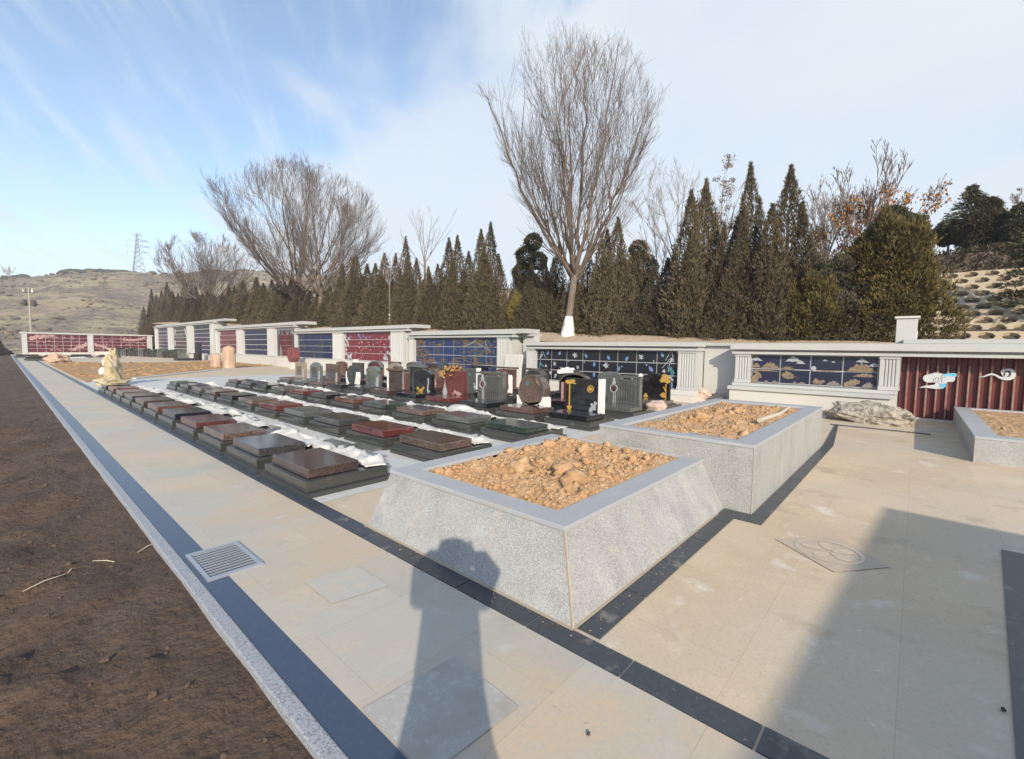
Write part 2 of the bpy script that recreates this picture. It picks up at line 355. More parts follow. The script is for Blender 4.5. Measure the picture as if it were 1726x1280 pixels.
for k in range(420):
    y = rnd.uniform(.2, 12)*rnd.uniform(.5, 1); d = rnd.uniform(.04, 3.2)
    r = rnd.choice([.005,.006,.008,.011,.017])*rnd.uniform(.7,1.3)
    b.lump((.72-d, y, bank_z(.72-d, y)+r*.2), r, (1,1,.75), k, .3, nu=6, nv=4)
stuff(b.build('soil_clods', MT['rubble']), 'small loose clods scattered over the dark soil bank', 'clods')
for k, (px, py, ln, a) in enumerate([(250,925,.16,.4),(330,955,.14,1.9),(75,985,.22,.25),(355,965,.09,1.4),(120,965,.06,.8),(180,950,.2,2.4)]):
    d = w_of(Vector((px-CX, py-CY, FPX))); t = .5; d = d.normalized()
    while True:
        p = Vector((0,0,EYE)) + d*t
        if p.z < bank_z(min(p.x,.75), p.y) or t > 30: break
        t += .005
    b = MB(); c = p + Vector((0,0,.012)); v = Vector((math.cos(a), math.sin(a), .12))*ln*.5
    b.tube([c-v, c+Vector((0,0,.012)), c+v], [.0025,.004,.002], 5)
    tag(b.build('straw_stalk', MT['straw']), ['longer pale dry straw stalk lying across the dark soil bank', 'short pale straw stalk on the dark soil nearest the kerb', 'long thin straw stalk farthest left on the dark soil', 'stubby straw stalk beside the other stalks on the soil', 'tiny pale straw bit between two long stalks on the soil', 'slanting thin straw stalk on the upper soil bank'][k], 'straw', 'straw stalks on the soil bank')

# raised terrace behind the walls with the planted slope above it
def terr_z(x, y):
    base = 1.90 + .036*max(0, min(y, 110)) + .05*fbm(x*.4, y*.4)
    if x < 17.3: base -= .42*max(0, min(1, (17.3-x)/1.7))
    if x > 25: base += 3.55*min(1, (x-25)/5.0)
    if y > 88: base -= 9*min(1, ((y-88)/26))**1.3
    return base
xs = [15.3,15.6,16,16.5,17,17.4,18,19,20,21.5,23,24,24.9] ; ysn = [-30 + 1.2*k for k in range(122)]
b = MB(); n = len(xs)
b.add([(x, y, terr_z(x, y)) for y in ysn for x in xs], [(j*n+i, j*n+i+1, (j+1)*n+i+1, (j+1)*n+i) for j in range(len(ysn)-1) for i in range(n-1)])
xs2 = [29.95,31,33,36,40,50,70,120]; n2 = len(xs2)
b.add([(x, y, terr_z(x, y)) for y in ysn for x in xs2], [(j*n2+i, j*n2+i+1, (j+1)*n2+i+1, (j+1)*n2+i) for j in range(len(ysn)-1) for i in range(n2-1)])
struct(b.build('terrace', MT['earth'], smooth=True))
# honeycomb blocks on the slope: every pocket is a real recess
b = MB(); NR, CW = 11, .66
for r in range(NR):
    for c in range(-18, 110):
        y0 = c*CW + (CW/2 if r % 2 else 0); y1 = y0+CW
        if y1 > 72: continue
        t0, t1 = r/NR, (r+1)/NR
        def P(u, v, dz=0):
            x = 24.9 + 5.05*(t0 + (t1-t0)*v); y = y0 + CW*u
            return (x + dz*.55, y, terr_z(x, y) + .02 - dz*.8)
        outer = [(0,0),(.5,0),(1,0),(1,.5),(1,1),(.5,1),(0,1),(0,.5)]
        inner = [(.5+.41*math.cos(2*math.pi*(k+5)/8), .5+.44*math.sin(2*math.pi*(k+5)/8)) for k in range(8)]
        b.add([P(*p) for p in outer]+[P(*p) for p in inner], [(i, (i+1)%8, 8+(i+1)%8, 8+i) for i in range(8)], 0)
        b.add([P(*p) for p in inner]+[P(p[0], p[1], .16) for p in inner], [(i, (i+1)%8, 8+(i+1)%8, 8+i) for i in range(8)], 0)
        b.add([P(p[0], p[1], .13) for p in inner], [tuple(range(8))], 1)
struct(b.build('embankment', [MT['block'], MT['block_soil']]))

# far dry hills
def hill_z(x, y):
    r = math.hypot(x, y); az = math.degrees(math.atan2(y, x))
    E = [(-20,5.4),(20,6.0),(40,7.2),(60,7.9),(70.9,8.0),(75,7.4),(80,6.75),(84.3,6.5),(86.6,5.95),(89.8,5.05),(95,4.3),(120,3.6),(180,3)]
    el = E[0][1]
    for (a0,e0),(a1,e1) in zip(E, E[1:]):
        if a0 <= az <= a1: el = e0 + (e1-e0)*(az-a0)/(a1-a0)
    top = EYE + 330*math.tan(R_(el))
    t = max(0, min(1, (r-105)/225)); p = t*t*(3-2*t)*.55 + t*.45
    z = -6.6 + (top+6.6)*p
    if r > 330: z = top - (r-330)*.06
    n = fbm(x*.018, y*.018, 3) * 7 * t * (1 if r < 310 else max(0, 1-(r-310)/60)*1)
    n += fbm(x*.07, y*.07, 9) * 1.6 * min(1, t*3)
    return z + n*(.55 if r > 280 else 1)
b = MB(); na, nr = 150, 90
pts = []
for j in range(nr+1):
    r = 95 + (j/nr)**1.2*560
    for i in range(na+1):
        az = R_(-18 + 170*i/na); x, y = r*math.cos(az), r*math.sin(az)
        pts.append((x, y, hill_z(x, y)))
b.add(pts, [(j*(na+1)+i, (j+1)*(na+1)+i, (j+1)*(na+1)+i+1, j*(na+1)+i+1) for j in range(nr) for i in range(na)])
struct(b.build('hills', MT['hill'], smooth=True))
b = MB(); r3 = random.Random(31)
for k in range(2600):
    az = R_(r3.uniform(52, 96)); r = r3.uniform(110, 335)**1
    x, y = r*math.cos(az), r*math.sin(az)
    if fbm(x*.03, y*.03, 5) < .02 and r < 318: continue
    s = r3.choice([.25,.3,.4,.5,.8])*r3.uniform(.8,1.2)*(1 if r < 318 else 1.7)
    b.lump((x, y, hill_z(x, y)+s*.3), s, (1.3,1.3,.75), k, .35, nu=6, nv=4)
stuff(b.build('hill_shrubs', mat('dry_shrub', (.165,.13,.085), .95, [('n',.12,(.12,.10,.065),.5,.6),('n',2,(.19,.15,.09),.55,.7)])), 'low dry shrubs dotted over the far hillside', 'shrubs')
b = MB()
for k in range(110):
    a = r3.choice([82.2+r3.gauss(0,.55), 85.3+r3.gauss(0,.75), 83.6+r3.gauss(0,.6), 89.2+r3.gauss(0,.5), 75+r3.gauss(0,.4)])
    r = 330+r3.uniform(-4,3); x, y = r*math.cos(R_(a)), r*math.sin(R_(a)); s = r3.uniform(.7,1.5)
    b.lump((x,y,hill_z(x,y)+s*.35), s, (1.5,1.5,.85), k, .35, nu=8, nv=5)
stuff(b.build('ridge_bushes', mat('ridge_bush', (.045,.05,.035), .95, [('n',.8,(.07,.065,.04),.5,.6)])), 'dark bushes along the crest of the far hill', 'bushes')
# orange clay patch and pale paving at the far end
pp = [(2.25,25.0),(4.6,27.2),(9.2,33.4),(14.0,36.4),(14.0,52),(9.9,47.5),(3.4,50),(2.25,46)]
def inpoly(x, y):
    c = False
    for (x0,y0),(x1,y1) in zip(pp, pp[1:]+pp[:1]):
        if (y0 > y) != (y1 > y) and x < (x1-x0)*(y-y0)/(y1-y0)+x0: c = not c
    return c
b = MB(); b.prism(pp, 'z', -.1, .03); struct(b.build('soil_patch', MT['clay_flat']))
b = MB()
for k in range(260):
    x, y = rnd.uniform(2.3,14), rnd.uniform(25,51)
    if inpoly(x, y): b.lump((x,y,.04), rnd.choice([.05,.08,.13]), (1.6,1.6,.5), k, .35, nu=7, nv=4)
stuff(b.build('clay_clods', MT['clay_flat']), 'clods scattered on the bare orange clay patch', 'clods')
sheet('soil_edge', [(4.0,26.2),(9.3,32.9),(14.2,36.0),(14.2,36.35),(9.2,33.35),(3.9,26.6)], .045, MT['aisle'], .08)

# ------------------------------------------------------------------ planters
def ring(b, o, i, z0, z1, mi=0):
    """rectangular rim: outer (x0,x1,y0,y1), inner likewise, from z0 to z1"""
    vs = []
    for z in (z0, z1):
        for (x0,x1,y0,y1) in (o, i): vs += [(x0,y0,z),(x1,y0,z),(x1,y1,z),(x0,y1,z)]
    fs = []
    for k in range(4):
        n = (k+1) % 4
        fs += [(8+k,8+n,12+n,12+k), (k,n,8+n,8+k), (4+n,4+k,12+k,12+n), (n,k,4+k,4+n)]
    b.add(vs, fs, mi)
def joint_line(x0,y0,z0,x1,y1,z1): return [(x0,y0,z0),(x1,y1,z1)]
P1 = thing('planter', 'low grey granite planter with sloping sides, full of yellow clay lumps', 'planter', (2.11,1.38,0), 'granite planters')
# battered box in local coordinates
b = MB(); X1, Y1, HT, BT = 2.725, 2.2, .44, .235
b.add([(0,0,0),(X1,0,0),(X1,Y1,0),(0,Y1,0),(BT,BT,HT),(X1,BT,HT),(X1,Y1-.02,HT),(BT,Y1-.02,HT)],
      [(0,1,5,4),(1,2,6,5),(2,3,7,6),(3,0,4,7)])
b.build('side_wall', MT['granite'], P1)
b = MB(); ring(b, (BT-.012,X1,BT-.012,Y1-.01), (BT+.20,X1-.01,BT+.20,Y1-.22), HT-.0, HT+.035)
b.box(BT+.20, X1-.01, BT+.20, Y1-.22, HT-.03, HT-.02)
b.build('rim', MT['granite_top'], P1, bevel=.006)
def joint(a, c, r, p):
    b = MB(); b.tube([a, c], r, 4); b.build('mortar_joint', MT['mortar'], p)
joint((-.003,-.003,0),(BT-.003,BT-.003,HT),.007,P1)
for t in (.42,.80): joint((t*X1,-.0005,0),(t*X1,BT-.0005,HT),.0025,P1)
for t in (.36,.74): joint((-.0005,t*Y1,0),(BT-.0005,t*Y1,HT),.0025,P1)
P2 = thing('planter', 'taller long granite planter with straight sides, standing behind the sloping one', 'planter', (4.84,1.13,0), 'granite planters')
b = MB(); LX, LY, H2 = 4.30, 1.72, .655
b.box(0, LX, 0, LY, 0, H2); b.build('side_wall', MT['granite'], P2)
b = MB(); ring(b, (-.008,LX+.008,-.008,LY+.008), (.16,LX-.25,.21,LY-.2), H2+.002, H2+.037)
b.build('rim', MT['granite_top'], P2, bevel=.005)
for x in (1.3,2.6,3.9): joint((x,-.0005,0),(x,-.0005,H2),.003,P2)
joint((-.002,-.002,0),(-.002,-.002,H2),.004,P2); joint((-.0005,.95,0),(-.0005,.95,H2),.003,P2)
P3 = thing('planter', 'granite planter with thin soil at the right, in front of the red-brown sheet wall', 'planter', (9.59,-3.6,0), 'granite planters')
b = MB(); b.box(0, 5.1, 0, 2.88, 0, .355); b.build('side_wall', MT['granite'], P3)
b = MB(); ring(b, (-.006,5.106,-.006,2.886), (.32,4.9,.3,2.62), .357, .392); b.box(.32,4.9,.3,2.62,.356,.360); b.build('rim', MT['granite_top'], P3, bevel=.005)

def soil_heap(x0, x1, y0, y1, z, bump, n, rmax, seed, label):
    r = random.Random(seed); b = MB()
    def f(u, v):
        x, y = x0+(x1-x0)*u, y0+(y1-y0)*v
        e = min(u,1-u,v,1-v)*4; e = min(1, e)
        return (x, y, z + bump*(e**.6)*(.65+.6*fbm(x*2.2, y*2.2, seed)) + .030*abs(fbm(x*6, y*6, seed)) + .016*fbm(x*17, y*17, seed) + .010*fbm(x*33, y*33, seed))
    nx, ny = int((x1-x0)*46), int((y1-y0)*46)
    b.grid(f, nx, ny)
    for k in range(n):
        u, v = r.uniform(.02,.98), r.uniform(.03,.97)
        p = f(u, v); big = r.random() < .5 + .5*(u-.4)
        s = rmax*(r.choice([.5,.7,1.0]) if big and k % 130 == 0 else r.choice([.26,.33,.42]) if k % 30 == 0 else r.choice([.06,.08,.10,.13,.17,.22]))*r.uniform(.8,1.25)
        s = min(s, .9*min(p[0]-x0, x1-p[0], p[1]-y0, y1-p[1]) + .03)
        b.lump((p[0],p[1],p[2]+s*(.02 if s < .05 else .18)), s, (1,r.uniform(.65,1.2),r.uniform(.55,.85)), k+seed*100, .42, 1.9, nu=14 if s > .03 else 6, nv=9 if s > .03 else 4, jit=.10)
    return stuff(b.build('soil_heap', MT['clay'], smooth=True), label, 'soil')
soil_heap(2.56, 4.825, 1.83, 3.35, .425, .085, 2600, .115, 3, 'yellow clay lumps heaped in the low planter with sloping sides')
soil_heap(5.01, 8.88, 1.35, 2.64, .625, .09, 2400, .095, 5, 'broken clay lumps heaped in the tall straight planter')
soil_heap(9.93, 14.45, -3.28, -.99, .355, .02, 320, .05, 8, 'thin layer of clay and dry litter in the right planter')
b = MB(); b.tube([(6.3,1.43,.74),(7.3,1.40,.73),(8.5,1.50,.71)], [.03,.028,.02], 7)
tag(b.build('pale_pole', MT['straw']), 'pale pole lying along the soil inside the tall planter', 'pole')

# drain grate in the path
G = thing('drain_grate', 'square galvanised drain grate of parallel bars set in the path', 'grate', (.86,3.47,.006))
b = MB(); b.box(.02,.33,.02,.54,-.004,.001); b.build('slot_shade', MT['slot_shade'], G)  # flat black sheet on the paving, painted shade in place of the drain's depth
b = MB(); ring(b, (0,.35,0,.56), (.026,.324,.026,.534), -.01, .012); b.build('frame', MT['metal_grate'], G, bevel=.002)
for k in range(11):
    y = .036 + k*.0462
    b = MB(); b.box(.024,.326,y,y+.015,-.003,.009); b.build('bar', MT['metal_grate'], G)

# crumbs of clay fallen beside the planters
b = MB()
for k in range(130):
    if k % 2: x, y = rnd.uniform(2.1,4.8), 1.38-abs(rnd.gauss(0,.07))
    else: x, y = 2.11-abs(rnd.gauss(0,.06)), rnd.uniform(1.35,3.6)
    b.lump((x, y, .010), rnd.choice([.002,.003,.003,.005])*rnd.uniform(.8,1.3), (1.2,1,.5), k+900, .3, nu=6, nv=4)
stuff(b.build('clay_crumbs', MT['clay']), 'fine clay crumbs fallen on the slate border round the planter', 'crumbs')
# little stones on the paving
for k, (x, y, r, lab) in enumerate([(1.555,.93,.012,'small dark pebble on the beige paving beside the slate border'),(2.93,-.38,.016,'dark pebble at the lower right corner of the plaza'),(3.88,-.60,.014,'dark pebble on the right slate border, farther one'),(3.10,-.47,.011,'smaller dark pebble on the right slate border, nearer one')]):
    r *= .6; b = MB(); b.lump((x,y,r*.6+.006), r, (1.5,1,.8), k+50, .3); tag(b.build('pebble', MT['pebble'], smooth=True), lab, 'pebble', 'pebbles on the plaza')

# ------------------------------------------------------------------ graves
sheet('grave_aisle', rect(2.10, 13.6, 4.45, 26.0), .0035, MT['aisle'])
ROWX = [2.07, 3.88, 5.72, 7.60, 9.42, 11.28]; PITCH = 1.40; Y0 = 4.70
ROWN = ['beside the path', 'second from the path', 'third from the path', 'of headstones nearest the path', 'of headstones in the middle', 'of headstones nearest the walls']
ORD = ['at the planter end', 'second from the planter end', 'third from the planter end', 'fourth from the planter end', 'fifth from the planter end', 'sixth from the planter end', 'seventh from the planter end', 'eighth from the planter end', 'ninth from the planter end', 'last but one', 'at the far end']
LID = [['dark_brown','charcoal','speckled_brown','maroon','navy_black','red_brown','dark_brown','charcoal','grey_brown','red','black'],
       ['speckled_brown','red','charcoal','speckled_grey','red','speckled_brown','black','dark_brown','grey_brown','charcoal','dark_green'],
       ['dark_green','speckled_grey','speckled_brown','dark_green','red_brown','black','red','speckled_grey','black','charcoal','dark_brown'],
       ['black','rose_brown','black','red','black','dark_brown','charcoal','black','speckled_brown','grey_green','grey_brown'],
       ['speckled_grey','maroon','charcoal','rose_brown','speckled_grey','dark_brown','dark_green','grey_brown','red_brown','charcoal','dark_brown'],
       ['grey_brown','grey_green','charcoal','dark_brown','rose_brown','black','charcoal','dark_brown','grey_brown','red_brown','speckled_grey']]
CW_ = {'dark_brown':'dark brown','charcoal':'charcoal','speckled_brown':'speckled brown','maroon':'maroon','navy_black':'blue-black','red_brown':'red-brown','grey_brown':'grey-brown','red':'bright red','black':'black','speckled_grey':'speckled grey','dark_green':'dark green','grey_green':'grey-green','beige':'beige','rose_brown':'rose brown'}
SLX, SLY = .98, 1.13
_pl = MB(); _pl.box(-.02, SLX+.06, -.05, SLY+.05, 0, .05)
_sl = MB(); _sl.box(0, SLX, 0, SLY, .05, .165)
_ld = MB(); _ld.box(.06, .66, .10, 1.06, .168, .275)
_gp = MB(); _gp.box(.02, SLX-.05, SLY+.055, PITCH-.055, 0, .075)
_protos = {}
def proto(key, mb, m, bev):
    k = (key, m.name)
    if k not in _protos:
        o = mb.build(key, m, None, bevel=bev); _protos[k] = o.data; bpy.data.objects.remove(o)
    return _protos[k]
def part(name, me, parent, bev=0):
    o = bpy.data.objects.new(name, me); COL.objects.link(o); o.parent = parent
    if bev:
        q = o.modifiers.new('edge', 'BEVEL'); q.width = bev; q.segments = 2; q.limit_method = 'ANGLE'
    return o
GR = {}
for r in range(6):
    for k in range(11):
        key = LID[r][k]
        if r < 3:
            lab = f'flat grave with {CW_[key]} lid, {ORD[k].replace("last but one at the far end","last but one")} of the row {ROWN[r]}'
            lab = lab.replace('of the row beside', 'of row beside').replace(' of the row second', ', row second').replace(' of the row third', ', row third')
            g = thing('grave', lab, 'grave', (ROWX[r], Y0+PITCH*k, .004), 'flat graves in rows')
        else: g = None
        GR[r, k] = g
for r in range(3):
    for k in range(11):
        g = GR[r, k]; m = PS[LID[r][k]]
        part('plinth', proto('plinth', _pl, MT['base_e'], 0), g); part('slab', proto('slab', _sl, MT['base_d'], 0), g, .004)
        part('lid', proto('lid', _ld, m, 0), g, .010)

# headstones --------------------------------------------------------------
def arch(W, H, rise, n=14):
    pts = [(0,0),(W,0)]
    for i in range(n+1):
        t = i/n; pts.append((W*(1-t), H - rise + rise*math.sin(math.pi*t)))
    return pts
def scallop(W, H):
    pts = [(0,0),(W,0),(W,H*.55),(W*.93,H*.62),(W*.97,H*.78)]
    for i in range(13):
        t = i/12; pts.append((W*(.93-.86*t), H*(.86+.14*math.sin(math.pi*t))))
    return pts + [(W*.03,H*.78),(W*.07,H*.62),(0,H*.55)]
def disc(cy, cz, ry, rz=None, n=24, a0=0, a1=2*math.pi):
    rz = rz or ry; return [(cy+ry*math.cos(a0+(a1-a0)*i/n), cz+rz*math.sin(a0+(a1-a0)*i/n)) for i in range(n)]
def blob(cy, cz, r, seed=0, n=22):
    out = []
    for i in range(n):
        t = 2*math.pi*i/n; k = r*(1+.16*math.sin(3*t+seed*1.7)+.11*math.sin(5*t+seed*.6)+.09*math.sin(8*t+seed*2.3)); out.append((cy+k*math.cos(t), cz+k*math.sin(t)))
    return out
class Deco:
    """flat inlays on the front (-x) face of a stone, each one a part"""
    def __init__(s, parent, x): s.p = parent; s.x = x
    def put(s, name, outlines, m, t=.006):
        b = MB()
        for i, o in enumerate(outlines): b.prism(o, 'x', s.x-t-.0007*i, s.x+.004)
        return b.build(name, m, s.p)
def band_ring(cy, cz, r0, r1, n=24):
    o = disc(cy, cz, r1, n=n); i = disc(cy, cz, r0, n=n)
    return [[o[k], o[(k+1) % n], i[(k+1) % n], i[k]] for k in range(n)]
def stone(r, k, label, body, key, W, H, T=.13, off=None, bev=.008):
    """grave with an upright stone; returns (thing, headstone part, decorator)"""
    g = thing('headstone_grave', label, 'grave', (ROWX[r], Y0+PITCH*k, .004), 'graves with headstones')
    part('plinth', proto('plinth', _pl, MT['base_e'], 0), g); part('slab', proto('slab', _sl, MT['base_d'], 0), g, .004)
    part('lid', proto('lid', _ld, PS[LID[r][k]], 0), g, .010)
    off = .27 if off is None else off
    # everything of the stone lives in its own frame: x 0 at the front face, y from its right edge, z from the slab
    ms = MB(); fx = .74
    b = MB(); b.box(fx-.05, fx+T+.05, off-.05, off+W+.05, .165, .235); b.build('stone_base', PS[key], g, bevel=.006)
    b = MB(); b.prism([(p[0]+off, p[1]+.237) for p in body], 'x', fx, fx+T)
    h = b.build('headstone', PS[key], g, bevel=bev)
    class D(Deco):
        def put(s, name, outlines, m, t=.006):
            return Deco.put(s, name, [[(p[0]+off, p[1]+.237) for p in o] for o in outlines], m, t)
        def trim(s, name, outline, m, x0=-.012, x1=None):
            b = MB(); b.prism([(p[0]+off, p[1]+.237) for p in outline], 'x', fx+x0, fx+(T+.012 if x1 is None else x1)); return b.build(name, m, h, bevel=.004)
    return g, h, D(h, fx)
HL = ORD
def hl(r, k, txt): return f'{txt}, {HL[k]} of the row ' + ['', '', '', 'nearest the flat graves', 'in the middle', 'nearest the walls'][r]
RW = lambda W, H: [(0,0),(W,0),(W,H),(0,H)]

# row of headstones nearest the flat graves
W, H = .84, .72
g, h, d = stone(3, 0, 'black headstone with gold pine tree and white right edge, nearest the planters', RW(W,H), 'black', W, H)
d.trim('white_edge', [(-.09,0),(-.004,0),(-.004,H+.02),(-.09,H+.02)], MT['white'])
d.put('gold_pine', [[(.71,.08),(.735,.08),(.735,.60),(.71,.60)], disc(.74,.64,.10,.045), disc(.65,.67,.07,.03), [(.55,.62),(.70,.66),(.70,.63),(.62,.605),(.56,.60)], blob(.72,.07,.055)], MT['gold'], .014)
d.put('medallion', band_ring(.19,.52,.062,.078)+[blob(.19,.52,.04,2)], MT['gold'])
d.put('white_flower', [blob(.10,.13,.06,1), blob(.17,.07,.045,2), blob(.06,.22,.04,3), blob(.15,.19,.03,4)], MT['inlay_w'])
W = .82
g, h, d = stone(3, 1, 'round brown drum headstone held in a white cradle', disc(.41,.36,.40,.385,32), 'speckled_brown', W, .75, .22)
d.trim('cradle', [(-.03,0),(.10,0),(.17,.07),(.30,.03),(.41,.015),(.52,.03),(.65,.07),(.72,0),(.85,0),(.84,.22),(.76,.25),(.72,.14),(.60,.045),(.41,.005+.018),(.22,.045),(.10,.14),(.06,.25),(-.02,.22)], MT['white'], -.03, .19)
d.put('rim_ring', band_ring(.41,.36,.36,.395,32), PS['grey_brown'], .012)
d.put('green_motif', [blob(.54,.53,.05,1)], MT['inlay_t']); d.put('gold_marks', [blob(.24,.58,.04,3), blob(.19,.53,.03,1), blob(.27,.65,.025,2)], MT['palegold'])
W, H = .86, .66
def lantern(d, W, H, m):
    d.put('medallion', band_ring(W-.20,H-.24,.085,.105), MT['inlay_w'], .012); d.put('medallion_face', [disc(W-.20,H-.24,.084)], PS['rose_brown'], .009)
    d.put('white_strokes', [[(W-.205,0),(W-.185,0),(W-.185,H-.35),(W-.205,H-.35)], [(W-.255,0),(W-.24,0),(W-.235,H-.33),(W-.25,H-.33)], [(W-.25,H-.13),(W-.15,H-.13),(W-.18,H+.02),(W-.22,H+.02)]], MT['inlay_w'], .008)
    d.put('ribs', [[(x,.02),(x+.02,.02),(x+.02,H-.03),(x,H-.03)] for x in (.10,.17,.24,.31,.38,.45)], PS['charcoal'], .006)
    d.trim('right_post', [(-.05,0),(-.004,0),(-.004,H+.03),(-.05,H+.03)], PS['speckled_grey'])
    d.trim('cap', [(-.07,H+.034),(W+.05,H+.034),(W+.05,H+.075),(W-.1,H+.085),(W-.1,H+.10),(.1,H+.10),(.1,H+.085),(-.07,H+.075)], PS['speckled_grey'], -.02)
g, h, d = stone(3, 2, 'grey headstone with round medallion on black base, between the drum and the red one', RW(W,H), 'speckled_grey', W, H); lantern(d, W, H, None)
d.trim('black_post', [(-.13,0),(-.055,0),(-.055,.10),(-.13,.10)], PS['charcoal'])
W, H = .92, .72
g, h, d = stone(3, 3, 'bright red headstone with curved top and yellow flowers', [(0,0),(W,0),(W,H*.93),(.80,H)]+[(.46+.26*math.cos(t), H+.17*math.sin(t)) for t in [math.pi*i/12 for i in range(13)]][::1]+[(.02,H)], 'red', W, H)
b = MB()
for i in range(46):
    c = (.74-.02+rnd.gauss(0,.06), .27+rnd.choice([.30,.62])+rnd.gauss(0,.10), .237+H+.03+rnd.gauss(0,.055)); b.lump(c, rnd.uniform(.025,.045), (1,1,.8), i, .4, nu=6, nv=4)
fm = mat('yellow_flowers', (.36,.22,.07), .7, [('n',12,(.30,.13,.05),.5,.65),('n',20,(.45,.38,.26),.60,.7)])
b.build('flower_bunch', fm, h); b = MB()
for i in range(30):
    c = (.72+rnd.gauss(0,.03), .27+.86+rnd.gauss(0,.045), .237+H*.88+rnd.gauss(0,.05)); b.lump(c, rnd.uniform(.02,.045), (1,1,.8), i, .4, nu=6, nv=4)
b.build('flower_bunch', fm, h)
d.put('vase_motif', [[(.70,.02),(.84,.02),(.87,.10),(.82,.24),(.79,.34),(.775,.46),(.765,.34),(.73,.24),(.68,.10)]], MT['inlay_w'], .008); d.put('pale_motif', [blob(.25,.10,.06,1), blob(.35,.14,.045,2), blob(.15,.09,.05,3), blob(.42,.08,.03,3)], MT['pink'])
W, H = .86, .70
g, h, d = stone(3, 4, 'black arched headstone with gold and white motifs low down', arch(W,H,.13), 'black', W, H)
d.trim('left_edge', [(W+.004,0),(W+.035,0),(W+.035,H*.8),(W+.004,H*.8)], PS['speckled_grey'])
d.put('gold_motif', [blob(.45,.08,.06,1), blob(.56,.06,.04,2), blob(.36,.15,.04,3), blob(.64,.12,.05,3)], MT['gold']); d.put('white_motif', [[(.05,.05),(.16,.02),(.20,.12),(.15,.32),(.17,.46),(.10,.44),(.11,.28),(.14,.12),(.09,.09)]], MT['inlay_w'])
W, H = .80, .60
def house(d, W, H, key, col=True):
    d.trim('roof_cap', [(-.12,H+.004),(W+.06,H+.004),(W+.06,H+.05),(W-.05,H+.07),(-.02,H+.07),(-.12,H+.05)], PS[key], -.06)
    d.trim('roof_top', [(.15,H+.074),(W-.12,H+.074)]+[(.48*W+.26*W*math.cos(t), H+.08+.07*math.sin(t)) for t in [math.pi*i/10 for i in range(11)]][::-1][::-1], PS[key], -.0)
    d.trim('left_post', [(W+.004,0),(W+.05,0),(W+.05,H),(W+.004,H)], MT['white'] if col else PS['speckled_grey'], -.03)
    d.trim('right_post', [(-.06,0),(-.004,0),(-.004,H),(-.06,H)], PS['beige'] if col else PS['speckled_grey'], -.03)
    d.put('panel_lines', [[(.05,z),(W-.05,z),(W-.05,z+.012),(.05,z+.012)] for z in (.10,.20,.30,.40,.50)], PS['charcoal'], .004)
g, h, d = stone(3, 5, 'brown house-shaped headstone with capped roof and tall side post', RW(W,H), 'dark_brown', W, H); house(d, W, H, 'speckled_brown')
d.trim('side_post', [(-.17,0),(-.07,0),(-.07,.55),(-.17,.55)], PS['rose_brown'], -.02)
W, H = .80, .70
g, h, d = stone(3, 6, 'grey-green headstone with curved shoulders and white right edge', scallop(W,H), 'grey_green', W, H)
d.put('white_motif', [[(0,0),(.13,0),(.17,.12),(.11,.20),(.13,.30),(.05,.34),(0,.45)]], MT['inlay_w']); d.put('ribs', [[(x,.05),(x+.015,.05),(x+.015,H*.75),(x,H*.75)] for x in (.30,.38,.46,.54,.62)], PS['charcoal'], .003)
W, H = .72, .66
g, h, d = stone(3, 7, 'egg-shaped black-green headstone between white side edges', disc(.36,.34,.33,.34,28), 'dark_green', W, H)
d.trim('white_edge', [(.02,0),(.16,0),(.10,.10),(.04,.3),(.0,.45),(-.03,.3)], MT['white']); d.trim('left_white_edge', [(W-.16,0),(W-.02,0),(W+.03,.3),(W,.45),(W-.04,.3),(W-.10,.10)], MT['white'])
for k, txt, key, f in [(8,'plain brown rectangular headstone','speckled_brown',RW(.9,.68)),(9,'grey headstone with rounded top','grey_green',arch(.86,.70,.16)),(10,'beige headstone with square top','beige',RW(.86,.66))]:
    g, h, d = stone(3, k, hl(3,k,txt), f, key, .88, .68)
    d.put('white_motif', [[(0,0),(.12,0),(.15,.10),(.08,.2),(.10,.34),(.0,.38)]], MT['inlay_w'])
    d.put('panel', [RW(.5,.4)[i] if False else (p[0]+.25, p[1]+.12) for p in RW(.45,.38)] and [[(p[0]+.25, p[1]+.12) for p in RW(.45,.38)]], PS['charcoal'] if key != 'beige' else PS['grey_brown'], .004)
# middle row
W, H = .84, .64
g, h, d = stone(4, 0, 'grey headstone with round medallion beside the black flower stone, nearest the tall planter', RW(W,H), 'speckled_grey', W, H); lantern(d, W, H, None)
W, H = .84, .68
g, h, d = stone(4, 1, 'dark red arched headstone with a white edge, behind the black gold-pine stone', arch(W,H,.20), 'maroon', W, H)
d.put('red_border', [[(0,.0),(.05,0),(.05,.5),(0,.5)], [(W-.07,0),(W,0),(W,.5),(W-.07,.5)]], MT['pink'])
d.trim('grey_cap', [(-.05,.49)]+[(W*.5+W*.56*math.cos(t), .49+.24*math.sin(t)) for t in [math.pi*i/12 for i in range(13)]]+[(W+.05,.47)]+[(W*.5+W*.49*math.cos(t), .478+.205*math.sin(t)) for t in [math.pi*(12-i)/12 for i in range(13)]], PS['grey_brown'])
g, h, d = stone(4, 2, 'dark grey drum headstone right behind the brown drum', disc(.41,.40,.40,.385,32), 'charcoal', .82, .78, .22)
d.put('rim_ring', band_ring(.41,.40,.33,.39,32), PS['speckled_grey'], .012)
W, H = .84, .70
g, h, d = stone(4, 3, 'rose-brown arched headstone with white right edge, between grey medallion stone and drums', arch(W,H,.16), 'rose_brown', W, H)
d.trim('white_edge', [(-.05,0),(.03,0),(.02,.10),(-.03,.18),(.0,.3),(-.004,.56),(-.05,.5)], MT['white'])
W, H = .80, .70
g, h, d = stone(4, 4, 'plain grey headstone with broad white right edge, right behind the red stone', RW(W,H), 'speckled_grey', W, H)
